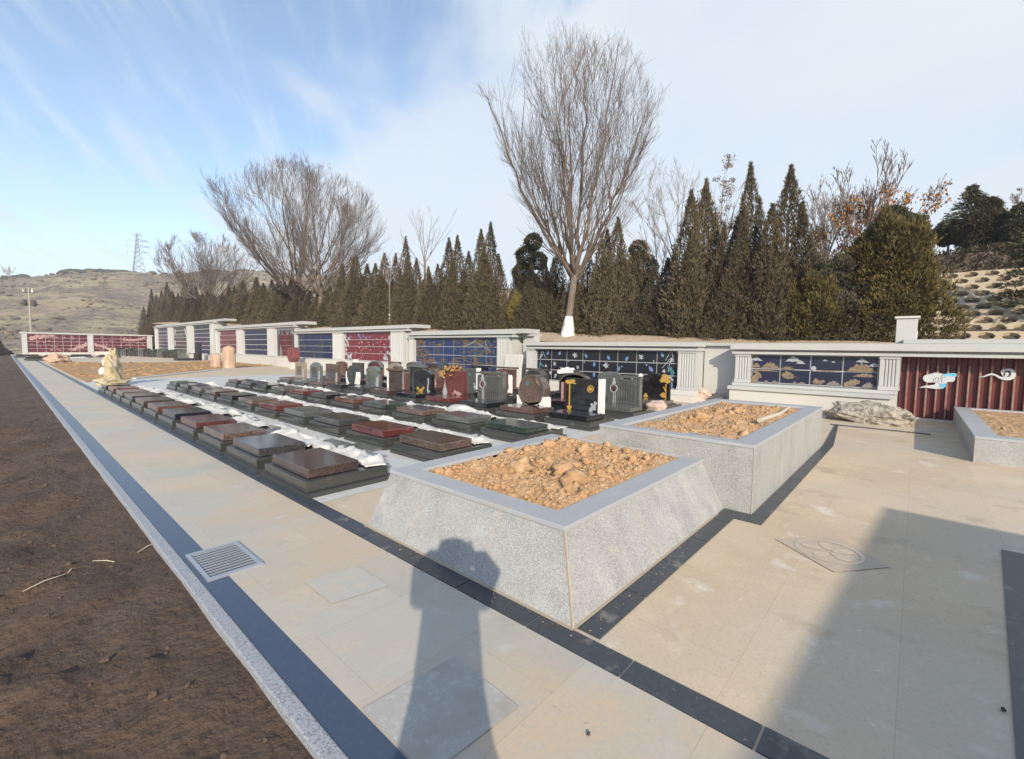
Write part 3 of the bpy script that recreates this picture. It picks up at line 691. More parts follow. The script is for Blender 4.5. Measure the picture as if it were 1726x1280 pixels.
d.trim('white_edge', [(-.08,0),(-.004,0),(-.004,H+.015),(-.08,H+.015)], MT['white']); d.put('white_flower', [blob(.05,.10,.06,1), blob(.10,.20,.035,2)], MT['inlay_w']); d.put('motif', [blob(.3,.5,.05,2)], MT['inlay_t'])
W, H = .80, .66
g, h, d = stone(4, 5, 'brown headstone topped by a round dark green ornament', arch(W,H,.12), 'rose_brown', W, H)
b = MB(); b.lump((.80,.55,.237+.70), .17, (.8,1,1), 5, .18, 3, 14, 10); b.build('round_ornament', PS['dark_green'], h)
d.put('pale_motif', [[(.62,0),(.74,0),(.75,.08),(.70,.2),(.68,.3),(.66,.2),(.61,.08)]], MT['pink'])
W, H = .76, .62
g, h, d = stone(4, 6, 'dark green house-shaped headstone with grey posts, in the middle row', RW(W,H), 'dark_green', W, H); house(d, W, H, 'grey_green', False)
for k, txt, key, f in [(7,'beige arched headstone','beige',arch(.84,.74,.15)),(8,'red grey-rimmed arch headstone','red',arch(.84,.72,.22)),(9,'dark square headstone','charcoal',RW(.80,.66)),(10,'brown headstone','red_brown',arch(.84,.68,.08))]:
    g, h, d = stone(4, k, hl(4,k,txt), f, key, .84, .7)
    if k == 8: d.trim('grey_rim', [(-.06,.46)]+[(.42+.50*math.cos(t), .50+.27*math.sin(t)) for t in [math.pi*i/12 for i in range(13)]]+[(.90,.46)]+[(.42+.43*math.cos(t), .505+.215*math.sin(t)) for t in [math.pi*(12-i)/12 for i in range(13)]], PS['grey_green'])
    elif k == 9: d.trim('white_block', [(.5,.664),(.72,.664),(.72,.80),(.5,.80)], MT['white'], .0, .13)
    else: d.put('panel', [[(p[0]+.2,p[1]+.12) for p in RW(.45,.36)]], PS['grey_brown'], .004)
# row nearest the walls
W, H = .86, .72
g, h, d = stone(5, 0, 'black arched headstone with gold flowers, at the right end nearest the pale wall', arch(W,H,.14), 'black', W, H)
d.put('gold_flowers', [[(.07,.02),(.095,.02),(.10,.45),(.075,.45)], blob(.10,.58,.10,1), blob(.19,.55,.07,2), blob(.03,.53,.06,3), blob(.14,.66,.06,4), [(.10,.25),(.16,.36),(.145,.38),(.09,.28)]], MT['gold'], .012)
d.put('low_gold_flower', [blob(.16,.14,.07,1)], MT['gold'], .012); d.put('low_gold_flower', [blob(.66,.09,.06,2)], MT['gold'], .012)
d.put('faint_rose', band_ring(.66,.55,.05,.065)+[blob(.66,.55,.035,2)], PS['charcoal']); d.trim('white_corner', [(W-.03,.42),(W+.03,.40),(W+.04,.62),(W+.01,.70),(W-.04,.64)], MT['white'])
g, h, d = stone(5, 1, 'grey-green headstone with wavy shoulders, right behind the red arch', scallop(.86,.72), 'grey_green', .86, .72)
d.put('swirl', band_ring(.70,.56,.05,.07), PS['speckled_grey'])
g, h, d = stone(5, 2, 'dark headstone with carved pale cloud top, against the black bird panel', arch(.86,.72,.12), 'charcoal', .86, .72)
d.trim('cloud_top', [(.30,.62),(.9,.56),(.95,.62),(.90,.70),(.82,.69),(.78,.76),(.68,.73),(.60,.79),(.50,.75),(.40,.77),(.34,.71)], MT['white'])
for k, txt, key, f in [(3,'dark brown square headstone','dark_brown',RW(.8,.62)),(4,'rose-brown flat-topped headstone','rose_brown',RW(.8,.62)),(5,'black flat-topped headstone','black',RW(.8,.64)),(6,'charcoal arched headstone','charcoal',arch(.84,.68,.14)),(7,'dark brown arched headstone','dark_brown',arch(.84,.68,.14)),(8,'grey-brown wavy-shouldered headstone','grey_brown',scallop(.86,.72)),(9,'red-brown square headstone','red_brown',RW(.86,.68)),(10,'speckled grey arched headstone','speckled_grey',arch(.86,.68,.18))]:
    g, h, d = stone(5, k, hl(5,k,txt), f, key, .82, .66)
    if k in (3,4,5): d.trim('flat_cap', [(-.09,.64 if k < 5 else .66),(.89,.64 if k < 5 else .66),(.89,.70),(-.09,.70)], PS[key], -.05)
    d.put('panel', [[(p[0]+.2,p[1]+.12) for p in RW(.42,.36)]], PS['grey_brown'] if key != 'grey_brown' else PS['charcoal'], .004)

# boulder wrapped by the end graves
b = MB(); b.lump((11.02,4.86,.19), .24, (1.25,1.0,.62), 12, .22, nu=18, nv=12); tag(b.build('boulder', MT['rock_p'], smooth=True), 'smooth pinkish boulder leaning on the grave end behind the grey medallion stone', 'boulder')

# white foam sheets left between the rows
def foam(x0, x1, y0, y1, seed, label, zb=.02, hump=.10, drop=None):
    r = random.Random(seed); b = MB()
    nx, ny = max(10, int((x1-x0)*34)), max(10, int((y1-y0)*34))
    def P(u, v, dz):
        x = x0+(x1-x0)*u + .13*fbm(v*3*(y1-y0)*.6, seed*1.3 + u*.8, 2, 3); y = y0+(y1-y0)*v + .16*fbm(u*2.5, seed*2.1, 5, 2)
        e = min(1, 5*min(u,1-u,v,1-v))
        rid = abs(fbm(x*2.6, y*2.6, seed, 3))
        z = zb + hump*(.9-2.2*rid)*max(0, fbm(x*1.3, y*1.3, seed+3, 2)*.9+.55)*e + .05*abs(fbm(x*6, y*6, seed, 2))*e
        z = max(z, zb-.01)
        if drop:
            t = max(0, min(1, (drop+.20-x)/.24)); z += .165*t*t*(3-2*t)
        return (x, y, z+dz)
    n = nx+1
    vs = [P(i/nx, j/ny, dz) for dz in (.012, 0) for j in range(ny+1) for i in range(nx+1)]; N = n*(ny+1)
    fs = []
    for j in range(ny):
        for i in range(nx):
            a = j*n+i; fs.append((a, a+1, a+n+1, a+n)); fs.append((N+a, N+a+n, N+a+n+1, N+a+1))
    bd = [i for i in range(nx)] + [nx + j*n for j in range(ny)] + [ny*n+nx-i for i in range(nx)] + [(ny-j)*n for j in range(ny)]
    for i, a in enumerate(bd): c = bd[(i+1) % len(bd)]; fs.append((c, a, N+a, N+c))
    b.add(vs, fs)
    return tag(b.build('foam_sheet', MT['sheet'], smooth=True), label, 'sheet', 'white foam sheets between the grave rows')
GAPN = ['first gap from the path', 'second gap from the path', 'third gap from the path']
SPANS = [(4.86,6.3,.19),(6.2,7.9,.05),(8.1,9.8,.04),(10.1,12.2,.03),(12.6,15.2,.03),(15.8,19.2,.03)]
POSN = ['nearest end', 'second from the near end', 'third from the near end', 'middle stretch', 'last but one', 'farthest end']
for gi in range(3):
    for si, (ya, yb, zz) in enumerate(SPANS):
        xa = ROWX[gi] + .74; xb = ROWX[gi+1] - (.22 if gi == 0 else .10)
        if si == 0:
            lab = ['crumpled white foam sheet hanging off the first dark grave of the path row', 'creased white foam sheet with dark tear beside the speckled brown end grave', 'crumpled white foam sheet beside the dark green end grave and the planter'][gi]
            foam(xa-.06, xa+.33, ya-.12, yb-.35, gi*10+si+1, lab, .185, .09)
        else:
            foam(xa-.04+rnd.uniform(0,.05), xb+.06-rnd.uniform(0,.12), ya+rnd.uniform(0,.35), yb-rnd.uniform(0,.35), gi*10+si+1, f'white foam sheet in the {GAPN[gi]}, {POSN[si]}', .035, .095, xa+.24)
b = MB(); b.lump((7.0,7.75,.06), .34, (.72,1.5,.72), 4, .25, 1.3, 22, 14, facet=3); tag(b.build('foam_bundle', MT['sheet'], smooth=True), 'big rounded white foam bundle between red headstone and speckled flat grave', 'bundle')
b = MB(); b.lump((2.98,6.20,.07), .22, (.8,1.5,.80), 7, .3, 1.3, 20, 12, facet=3); tag(b.build('foam_bundle', MT['sheet'], smooth=True), 'pale blue-white foam bundle beside the first two graves of the path row', 'bundle')
# small stone plates left lying in the first gap
tl = ['grey-green stone plate on white foam beside the first path-row grave', 'grey stone plate beside the pale foam bundle', 'violet-grey stone plate beyond the foam bundle', 'small grey-green plate beside the fourth path-row grave', 'dark slate plate beside the black path-row lid', 'small grey-green plate just beyond the dark slate plate', 'grey-brown plate in the middle of the first gap', 'pale grey-green plate in the middle of the first gap', 'thin grey plate farther along the first gap', 'farther of the two far grey plates in the first gap', 'farthest grey plate in the first gap']
for k, (x, y) in enumerate([(3.21,5.55),(3.20,6.33),(3.14,7.43),(3.14,8.67),(3.12,10.4),(3.10,11.5),(3.09,12.4),(3.09,13.2),(3.05,13.99),(3.06,17.0),(3.02,17.9)]):
    b = MB(); b.box(-.13,.13,-.24,.24,0,.03)
    o = b.build('stone_plate', PS[['grey_green','speckled_grey','grey_brown','grey_green','charcoal','grey_green','grey_brown','grey_green','speckled_grey','speckled_grey','charcoal'][k]], bevel=.004, loc=(x, y, .215 if k == 0 else .16 if k < 2 else .11)); o.rotation_euler = (rnd.uniform(-.04,.04), rnd.uniform(-.05,.05), rnd.uniform(-.25,.25)); tag(o, tl[k], 'stone plate', 'stone plates in the first gap')

# ------------------------------------------------------------------ columbarium walls
PX = 14.5                                    # plane of the niche doors
def pilaster(b, y0, y1, z0, z1, x=14.36, n=4, mi=0):
    """fluted pilaster standing proud of the wall"""
    pts = [(x+.5, y1), (x+.5, y0), (x, y0)]
    m = .06 if y1-y0 > .3 else .04; w = (y1-y0-2*m)
    for k in range(n):
        a = y0+m+w*k/n; c = w/n
        pts += [(x, a+.15*c), (x+.022, a+.27*c), (x+.022, a+.73*c), (x, a+.85*c)]
    pts += [(x, y1)]
    b.prism(pts[::-1], 'z', z0+.10, z1-.06, mi)
    b.box(x-.02, x+.5, y0-.012, y1+.012, z0, z0+.098, mi); b.box(x-.02, x+.5, y0-.012, y1+.012, z1-.058, z1, mi)
def doors(parent, y0, y1, z0, z1, nc, nr, m, gap=.03, x=PX):
    """niche doors, counted from the left (high y); the joint strips behind show between them"""
    b = MB(); b.box(x+.004, x+.03, y0-.01, y1+.01, z0-.01, z1+.01); b.build('joint_strip', MT['line'], parent)
    w, hh = (y1-y0)/nc, (z1-z0)/nr
    for c in range(nc):
        for r in range(nr):
            b = MB(); b.box(x-.012, x+.003, y1-(c+1)*w+gap/2, y1-c*w-gap/2, z1-(r+1)*hh+gap/2, z1-r*hh-gap/2)
            b.build('niche_door', m, parent)
def cornice(b, y0, y1, z, top, x=14.28, e=.06):
    b.box(x+.02, x+.9, y0-e*.5, y1+e*.5, z, z+.07); b.box(x+.10, x+.9, y0, y1, z+.072, z+.128); b.box(x-.06, x+.9, y0-e, y1+e, z+.13, top)
def W(label, y, group='columbarium walls'): return thing('columbarium_wall', label, 'wall', (0,0,0), group)
class Panel:
    """inlay drawing helper on a door panel: u in columns from the left, v in rows from the top"""
    def __init__(s, parent, y0, y1, z0, z1, nc, nr, x=PX-.012): s.a = (parent,y0,y1,z0,z1,nc,nr,x)
    def pt(s, u, v):
        p,y0,y1,z0,z1,nc,nr,x = s.a; return (y1-(y1-y0)*u/nc, z1-(z1-z0)*v/nr)
    def put(s, name, outlines, m, t=.005):
        p,*_,x = s.a; b = MB()
        for i, o in enumerate(outlines): b.prism(o, 'x', x-t-.0006*(i % 5), x+.003)
        return b.build(name, m, p)
def sh(c, pts, k=1, rot=0, flip=1):
    cr, sr = math.cos(rot), math.sin(rot)
    return [(c[0]+k*flip*(p[0]*cr-p[1]*sr), c[1]+k*(p[0]*sr+p[1]*cr)) for p in pts]
PETAL = [(0,.5),(.22,.25),(.30,-.05),(.20,-.35),(0,-.5),(-.18,-.38),(-.26,-.1),(-.16,.2)]
BIRD = [(.5,.05),(.25,.10),(.12,.5),(.02,.18),(-.18,.55),(-.16,.14),(-.5,.28),(-.28,-.02),(-.52,-.16),(-.2,-.14),(-.1,-.42),(.02,-.2),(.28,-.12)]
CLOUD = [(-.5,-.1),(-.3,-.04),(-.22,.10),(-.05,.16),(.05,.30),(.18,.14),(.34,.04),(.5,-.14),(.3,-.10),(.1,-.16),(-.1,-.10),(-.3,-.16)]

# section 1: landscape panel, with the sheet-metal bay to its right under one cornice
w = W('pale granite wall with navy landscape panel of two door rows, at the right', 2, 'columbarium walls')
b = MB()
b.box(14.54,15.5,.30,3.995,0,1.53); b.build('wall_body', MT['stone'], w)
b = MB(); b.box(13.92,14.535,.42,3.98,0,.52); b.build('base_block', MT['stone_w'], w, bevel=.008)
b = MB(); b.box(13.86,14.535,.36,4.02,.523,.62); b.box(14.20,14.535,.29,4.0,.622,.70); b.build('sill', MT['stone'], w, bevel=.006)
b = MB(); pilaster(b,.28,.66,.705,1.53); pilaster(b,3.57,3.97,.705,1.53); b.build('pilaster', MT['stone'], w)
b = MB(); cornice(b,-9,4.03,1.532,1.80); b.build('cornice', MT['stone'], w, bevel=.006)
b = MB(); b.box(14.6,15.5,-9,3.98,1.802,1.85); b.box(14.62,15.2,-9,.26,1.852,1.95); b.build('coping', MT['cap'], w, bevel=.006)
doors(w,.69,3.54,.73,1.515,4,2,MT['navy_niche_door'])
p = Panel(w,.69,3.54,.73,1.515,4,2)
p.put('cloud_inlay', [sh(p.pt(.15,.32),CLOUD,.32), sh(p.pt(1.45,.30),CLOUD,.42), sh(p.pt(1.68,.5),CLOUD,.24), sh(p.pt(3.55,.28),CLOUD,.28), sh(p.pt(3.9,.55),CLOUD,.26), sh(p.pt(2.45,.3),CLOUD,.12), sh(p.pt(2.7,.4),CLOUD,.10)], MT['inlay_w'])
def hills_(p, u0, u1, v, hgt, seed, n=14):
    top = [p.pt(u0+(u1-u0)*i/n, v - hgt*abs(math.sin(math.pi*i/n))*(.55+.45*abs(math.sin(i*1.9+seed)))) for i in range(n+1)]
    return top + [p.pt(u1, v+.02), p.pt(u0, v+.02)]
p.put('mountain_inlay', [hills_(p,.32,.97,.95,.5,1), hills_(p,.0,.30,.9,.35,2), hills_(p,1.03,1.5,.97,.22,3), hills_(p,3.1,3.95,.97,.6,4), hills_(p,0,.95,1.16,.12,5), hills_(p,3.3,3.98,1.30,.25,2), hills_(p,2.05,2.98,1.06,.08,2)], MT['palegold'])
p.put('moon_inlay', [disc(*p.pt(2.10,.86),.062)], MT['inlay_w'], .007)
p.put('tree_inlay', [blob(*p.pt(.12,1.2),.07,1), blob(*p.pt(.22,1.5),.09,2), blob(*p.pt(.1,1.8),.10,3), blob(*p.pt(1.22,1.40),.10,1), blob(*p.pt(1.34,1.45),.085,2), blob(*p.pt(2.2,1.75),.075,2), blob(*p.pt(2.32,1.8),.06,4), blob(*p.pt(2.42,1.72),.04,1), blob(*p.pt(3.25,1.75),.085,1), blob(*p.pt(3.4,1.66),.075,3), blob(*p.pt(3.12,1.85),.05,3)], MT['palegold'], .006)
p.put('rock_inlay', [hills_(p,2.52,2.96,1.92,.30,3), hills_(p,3.55,3.98,1.97,.36,2), hills_(p,.45,.6,1.95,.13,1), hills_(p,.72,.95,1.95,.14,1), hills_(p,1.45,1.58,1.93,.12,2), hills_(p,1.62,1.88,1.93,.10,3), [p.pt(1.4,1.36),p.pt(1.66,1.6),p.pt(1.655,1.615),p.pt(1.39,1.38)]], MT['grey_in'], .006)
# plain recessed wall between sections
def recess(label, y0, y1, top, x=14.95):
    r = thing('recessed_wall', label, 'wall', (0,0,0), 'recessed wall pieces')
    b = MB(); b.box(x, x+.35, y0, y1, 0, top-.09); b.build('wall_body', MT['stone'], r)
    b = MB(); b.box(x-.14, x+.5, y0, y1, top-.088, top); b.build('coping', MT['cap'], r)
# red-brown corrugated sheet wall
sw = thing('sheet_wall', 'red-brown corrugated sheet wall with two cloud emblems, under the cornice', 'wall', (0,0,0))
pts = []; y = .27
while y > -9:
    pts += [(14.88,y),(14.88,y-.09),(14.81,y-.112),(14.81,y-.158)]; y -= .178
pts += [(14.88,y),(14.90,y),(14.90,.27)]
b = MB(); b.prism(pts, 'z', .055, 1.531)
y = .27
while y > -9:
    b.box(14.806, 14.8105, y-.150, y-.120, .06, 1.34, 1); y -= .178  # narrow tan strips along the rib crests, ending below the sheet's top
b.build('corrugated_sheet', [MT['gate'], mat('tan_rib_crest', (.27,.20,.15), .5, [('n',9,(.20,.10,.085),.45,.65)])], sw)
b = MB(); b.box(14.70,14.98,-9,.275,-.02,.05); b.build('base_strip', MT['stone_w'], sw)
Q = lambda px, py: (lambda v: (v.y, v.z))(on_x(px, py, 14.80))
def zq(x, y): return (1500 + x/7.637, 590 + y/7.637)
def curl(b, cx, cy, r0, turns, w, mats=None, sgn=1, a0=0, n=30):
    for i in range(n):
        t0, t1 = i/n, (i+1)/n
        q = []
        for t in (t0, t1):
            a = a0+sgn*turns*2*math.pi*t; r = r0*(1-.8*t); ww = w*(1-.4*t)
            q += [(cx+(r-ww)*math.cos(a), cy+(r-ww)*math.sin(a)), (cx+(r+ww)*math.cos(a), cy+(r+ww)*math.sin(a))]
        yield [q[0], q[1], q[3], q[2]]
def smooth_outline(pts, n=4):
    out = []; N = len(pts)
    for i in range(N):
        p0, p1, p2, p3 = pts[i-1], pts[i], pts[(i+1) % N], pts[(i+2) % N]
        for k in range(n):
            t = k/n
            out.append(tuple(.5*((2*p1[j]) + (-p0[j]+p2[j])*t + (2*p0[j]-5*p1[j]+4*p2[j]-p3[j])*t*t + (-p0[j]+3*p1[j]-3*p2[j]+p3[j])*t**3) for j in (0,1)))
    return out
def emblem(name, px, m, x0, x1, parent):
    b = MB(); b.prism([Q(*zq(*p)) for p in smooth_outline(px)], 'x', x0, x1); return b.build(name, m, parent)
e1 = emblem('cloud_emblem', [(380,488),(450,462),(520,455),(575,445),(585,430),(560,418),(520,420),(470,418),(440,395),(425,370),(440,335),(480,318),(540,305),(580,292),(640,300),(690,310),(760,303),(840,300),(860,330),(840,350),(835,390),(800,412),(750,412),(725,430),(715,470),(680,497),(600,502),(500,492),(440,486)], MT['emb_w'], 14.775, 14.80, sw)
emblem('blue_tip', [(690,312),(760,305),(838,302),(852,328),(820,345),(770,335),(730,340),(700,335)], MT['emb_b'], 14.770, 14.774, e1)
emblem('blue_tail', [(650,445),(700,430),(722,432),(712,468),(680,492),(640,488),(665,470)], MT['emb_b'], 14.770, 14.774, e1)
b = MB()
for (cx, cy, r, tn, sg, a0) in [(600,378,46,1.2,-1,3.4),(712,372,60,.45,1,2.2),(700,345,50,.4,1,2.6),(620,440,38,.5,-1,1.2)]:
    for q in curl(b, cx, cy, r, tn, 3.2, sgn=sg, a0=a0): b.prism([Q(*zq(*p)) for p in q], 'x', 14.771, 14.776)
b.build('curl_line', MT['ink'], e1)
ex = [(1130,348),(1200,340),(1250,315),(1310,303),(1370,318),(1420,342),(1460,350),(1440,320),(1425,290),(1430,262),(1480,245),(1540,243),(1590,255),(1615,290),(1618,330),(1590,370),(1540,390),(1470,388),(1410,370),(1360,340),(1310,325),(1260,335),(1200,352)]
e2 = emblem('cloud_emblem', ex, MT['emb_w'], 14.775, 14.80, sw)
emblem('dark_curl', [(1465,345),(1462,305),(1485,275),(1530,268),(1555,290),(1555,325),(1530,348),(1500,345),(1525,330),(1530,305),(1510,285),(1485,295),(1482,325)], MT['ink'], 14.771, 14.7745, e2)

recess('plain pale recessed wall in shade beside the navy landscape panel', 4.004, 5.062, 1.86)
# section 2: black panel with birds and petals
w = W('pale granite wall with black niche panel of blue petals and white birds', 8)
b = MB(); b.box(14.54,15.5,5.10,11.97,0,1.60); b.build('wall_body', MT['stone'], w)
b = MB(); b.box(14.05,14.535,5.05,12.02,0,.20); b.box(14.2,14.535,5.05,12.02,.202,.36); b.build('base_block', MT['stone_w'], w, bevel=.008)
b = MB(); pilaster(b,5.08,5.68,.364,1.60,n=6); pilaster(b,11.55,11.98,.364,1.60); b.build('pilaster', MT['stone'], w)
b = MB(); cornice(b,5.06,12.02,1.602,1.80); b.build('cornice', MT['stone'], w, bevel=.006)
b = MB(); b.box(14.6,15.5,5.06,12.0,1.802,1.88); b.build('coping', MT['cap'], w)
doors(w,5.71,11.51,.38,1.59,8,3,MT['black_niche_door'])
p = Panel(w,5.71,11.51,.38,1.59,8,3)
p.put('blue_petal', [sh(p.pt(u,v),PETAL,.19,r) for u,v,r in [(.75,.35,.4),(1.55,.35,.6),(3.2,.55,-.4),(4.5,.65,-.5),(5.5,.7,.6),(7.25,.3,-.2),(3.7,1.3,.2),(5.1,1.6,.5),(3.7,2.25,.1),(7.72,2.72,.2)]], MT['inlay_b'])
p.put('violet_petal', [sh(p.pt(6.72,1.5),PETAL,.24,-.6)], MT['inlay_v'])
p.put('white_bird', [sh(p.pt(u,v),BIRD,k*.8,r) for u,v,k,r in [(2.5,.55,.32,.3),(6.2,.55,.28,.9),(1.2,1.4,.24,1.2),(4.35,1.4,.34,.2),(2.7,1.65,.2,1)]], MT['inlay_w'])
p.put('white_flower', [blob(*p.pt(u,v),r*.62,i) for i,(u,v,r) in enumerate([(.3,.6,.10),(.22,.8,.06),(.62,1.65,.08),(7.7,.72,.10),(7.62,.9,.06),(7.35,1.65,.085),(.4,2.25,.11),(.95,2.3,.10),(1.3,2.5,.08),(1.25,2.7,.06),(7.65,2.2,.10),(7.75,2.35,.06),(5.8,2.4,.06),(2.1,1.1,.035),(3.1,1.15,.035),(6.5,1.2,.04),(5.25,1.4,.035),(1.6,1.75,.04),(6.85,.85,.04)])], MT['inlay_w'])
p.put('teal_leaf', [blob(*p.pt(u,v),r*.7,i+3) for i,(u,v,r) in enumerate([(.25,1.5,.10),(.42,1.65,.06),(7.65,1.5,.11),(7.75,1.75,.10),(7.55,1.3,.05),(.62,.8,.035)])]+[sh(p.pt(.25,1.2),[(-.02,-.3),(.02,-.3),(.03,.3),(0,.32)],1,.2)], MT['inlay_t'])
p.put('thin_stem', [sh(p.pt(u,v),[(-.009,-.22),(.009,-.22),(.012,.22),(-.004,.24)],1,r) for u,v,r in [(.3,.35,.4),(.42,.3,-.5),(7.55,.3,.5),(7.72,.35,-.2),(7.6,1.15,.2),(7.45,1.0,.7)]], MT['inlay_w'])
recess('narrow recessed wall piece behind the leaning white boards', 12.06, 12.7, 2.22, 15.0)
for k, (y0, y1, lab) in enumerate([(12.03,12.30,'right one of three leaning white boards'),(12.33,12.68,'middle one of three leaning white boards'),(12.71,12.98,'left one of three leaning white boards')]):
    b = MB(); b.prism([(13.95,0),(14.01,0),(14.25,1.36),(14.19,1.36)], 'y', y0, y1)
    tag(b.build('white_board', MT['stone_w'], bevel=.004), lab+' beside the black bird panel', 'board', 'leaning white boards')
# section 3: blue and gold landscape
w = W('pale granite wall with blue panel of gold hills and branches, eight columns wide', 16)
b = MB(); b.box(14.54,15.5,12.9,20.08,0,2.08); b.build('wall_body', MT['stone'], w)
b = MB(); b.box(14.1,14.535,12.88,20.1,0,.24); b.build('base_block', MT['stone_w'], w, bevel=.008)
b = MB(); pilaster(b,13.0,13.66,.244,2.08,n=6); pilaster(b,19.66,20.1,.244,2.08); b.build('pilaster', MT['stone'], w)
b = MB(); cornice(b,12.75,20.12,2.082,2.24); b.build('cornice', MT['stone'], w, bevel=.006)
b = MB(); b.box(14.5,15.5,12.2,20.1,2.242,2.43); b.build('coping', MT['cap'], w)
doors(w,13.69,19.63,.42,2.065,8,4,MT['blue_gold_niche_door'])
p = Panel(w,13.69,19.63,.42,2.065,8,4)
r4 = random.Random(4)
def strata(u0, u1, v0, v1, n, taper=1):
    out = []
    for i in range(n):
        v = r4.uniform(v0, v1); t = (v-v0)/(v1-v0); ue = u0+(u1-u0)*(t if taper else 1)*r4.uniform(.3,1); a = max(u0, ue-r4.uniform(.3,1.1)); h = r4.uniform(.03,.10); k = 7
        out.append([p.pt(max(.02,a+(ue-a)*q/k), v-h*math.sin(math.pi*q/k)*r4.uniform(.4,1.3)) for q in range(k+1)]+[p.pt(max(.02,a+(ue-a)*q/k), v+h*.5*math.sin(math.pi*q/k)*r4.uniform(.2,1)) for q in range(k-1,0,-1)])
    return out
p.put('gold_hills', strata(.02,3.2,.9,3.0,70)+strata(.02,.6,.05,1.0,10)+strata(1.2,7.8,2.3,3.9,46,0)+strata(1.0,3.4,.4,.9,8,0)+strata(4.0,7.9,1.0,2.2,18,0), mat('brown_gold_inlay', (.17,.105,.05), .4, [('n',4,(.24,.165,.085),.48,.66),('n',9,(.05,.05,.075),.50,.62)]))
p.put('branch', [[p.pt(*q) for q in o] for o in [[(4.7,.92),(5.3,.78),(5.9,.35),(6.1,.02),(6.25,.02),(6.0,.5),(5.4,.88)], [(4.9,.45),(5.5,.75),(5.42,.8)], [(6.0,.4),(6.7,.85),(7.4,1.4),(7.3,1.45),(6.6,.95)], [(6.9,.05),(7.0,.9),(6.93,.9)]]], MT['grey_in'])
p.put('foliage', [blob(*p.pt(u,v),r,i) for i,(u,v,r) in enumerate([(6.5,.3,.09),(6.7,.55,.10),(7.1,.4,.11),(7.3,.7,.09),(7.5,.9,.10),(7.2,1.2,.09),(6.9,1.0,.07),(6.6,1.6,.08),(7.6,1.5,.09),(7.35,1.6,.07),(4.4,.45,.07),(4.6,.6,.06),(5.0,.55,.07),(4.2,1.3,.08),(4.7,1.25,.06),(7.7,.3,.09),(5.2,.3,.06)])], mat('bronze_inlay', (.10,.08,.06), .4, [('n',10,(.15,.12,.085),.5,.66),('n',14,(.02,.035,.09),.50,.58)]))
# section 4: red blossom panel and blue panel
w = W('pale granite wall holding a red blossom panel beside a blue-green panel', 27)
b = MB(); b.box(14.54,15.5,20.45,34.18,0,2.46); b.build('wall_body', MT['stone'], w)
b = MB(); b.box(14.1,14.535,20.45,34.2,.0,.6); b.box(14.2,14.535,20.45,34.2,.602,.70); b.build('base_block', MT['stone_w'], w, bevel=.008)
b = MB(); pilaster(b,20.5,21.77,.704,2.46,n=7); pilaster(b,27.12,28.4,.704,2.46,n=7); pilaster(b,33.9,34.2,.704,2.46); b.build('pilaster', MT['stone'], w)
b = MB(); cornice(b,20.3,34.3,2.462,2.62); b.build('cornice', MT['stone'], w, bevel=.006)
b = MB(); b.box(14.5,15.5,19.7,34.2,2.622,2.80); b.build('coping', MT['cap'], w)
doors(w,21.81,27.08,.78,2.43,8,4,MT['red_niche_door'])
p = Panel(w,21.81,27.08,.78,2.43,8,4)
r5 = random.Random(5)
def edgepts(n):
    for i in range(n):
        s = r5.choice([0,1]); v = r5.uniform(.2,3.9); d = abs(r5.gauss(0,.28)) + (.5 if v > 3.2 else .15)
        yield (d if s == 0 else 8-d, v)
p.put('white_blossom', [blob(*p.pt(u,v),r5.uniform(.05,.11),i) for i,(u,v) in enumerate(edgepts(40))]+[blob(*p.pt(1.1,3.5),.16,1), blob(*p.pt(6.9,3.5),.16,2)], MT['inlay_w'])
p.put('pale_petal', [sh(p.pt(r5.uniform(.8,7.2), r5.uniform(.3,3.8)),PETAL,.14,r5.uniform(-2,2)) for i in range(34)], MT['pink'])
p.put('blue_petal', [sh(p.pt(r5.uniform(1.2,6.8), r5.uniform(.2,.8)),PETAL,.22,r5.uniform(-2,2)) for i in range(9)], MT['inlay_v'])
doors(w,28.45,33.83,.76,2.43,7,4,MT['blue_niche_door'])
# section 5
w = W('pale granite wall with red tree panel, blue panel and rose panel', 43)
b = MB(); b.box(14.54,15.5,34.4,52.58,0,2.98); b.build('wall_body', MT['stone'], w)
b = MB(); b.box(14.1,14.535,34.4,52.6,0,.68); b.build('base_block', MT['stone_w'], w)
b = MB(); pilaster(b,37.75,39.3,.70,2.98,n=7); pilaster(b,44.95,46.5,.70,2.98,n=7); pilaster(b,51.85,52.6,.70,2.98); b.build('pilaster', MT['stone'], w)
b = MB(); cornice(b,34.3,52.7,2.982,3.14); b.build('cornice', MT['stone'], w)
b = MB(); b.box(14.5,15.5,33,52.6,3.142,3.36); b.build('coping', MT['cap'], w)
doors(w,34.5,37.6,.8,2.80,3,5,MT['dark_red_niche_door'],.02)
p = Panel(w,34.5,37.6,.8,2.8,3,5)
p.put('dark_border', [[p.pt(*q) for q in o] for o in [[(.02,0),(.45,0),(.5,1.5),(.35,3),(.4,5),(.02,5)], [(2.98,0),(2.6,0),(2.5,1.2),(2.7,3),(2.5,5),(2.98,5)], [(.4,0),(2.6,0),(2.3,.8),(1.5,.35),(.8,.8)]]], MT['ink']); p.put('white_ring', sum([band_ring(*p.pt(u,.45),.10,.17,14) for u in (.35,.95,1.9,2.6)], []), MT['inlay_w']); p.put('trunk_inlay', [[p.pt(*q) for q in [(.35,5),(.9,5),(.75,3.5),(.6,2.8),(.5,3.5)]]], MT['grey_in'])
doors(w,39.45,44.8,.78,2.92,4,5,MT['deep_blue_niche_door'],.05)
doors(w,46.65,51.7,.78,2.92,4,5,MT['rose_niche_door'],.04)
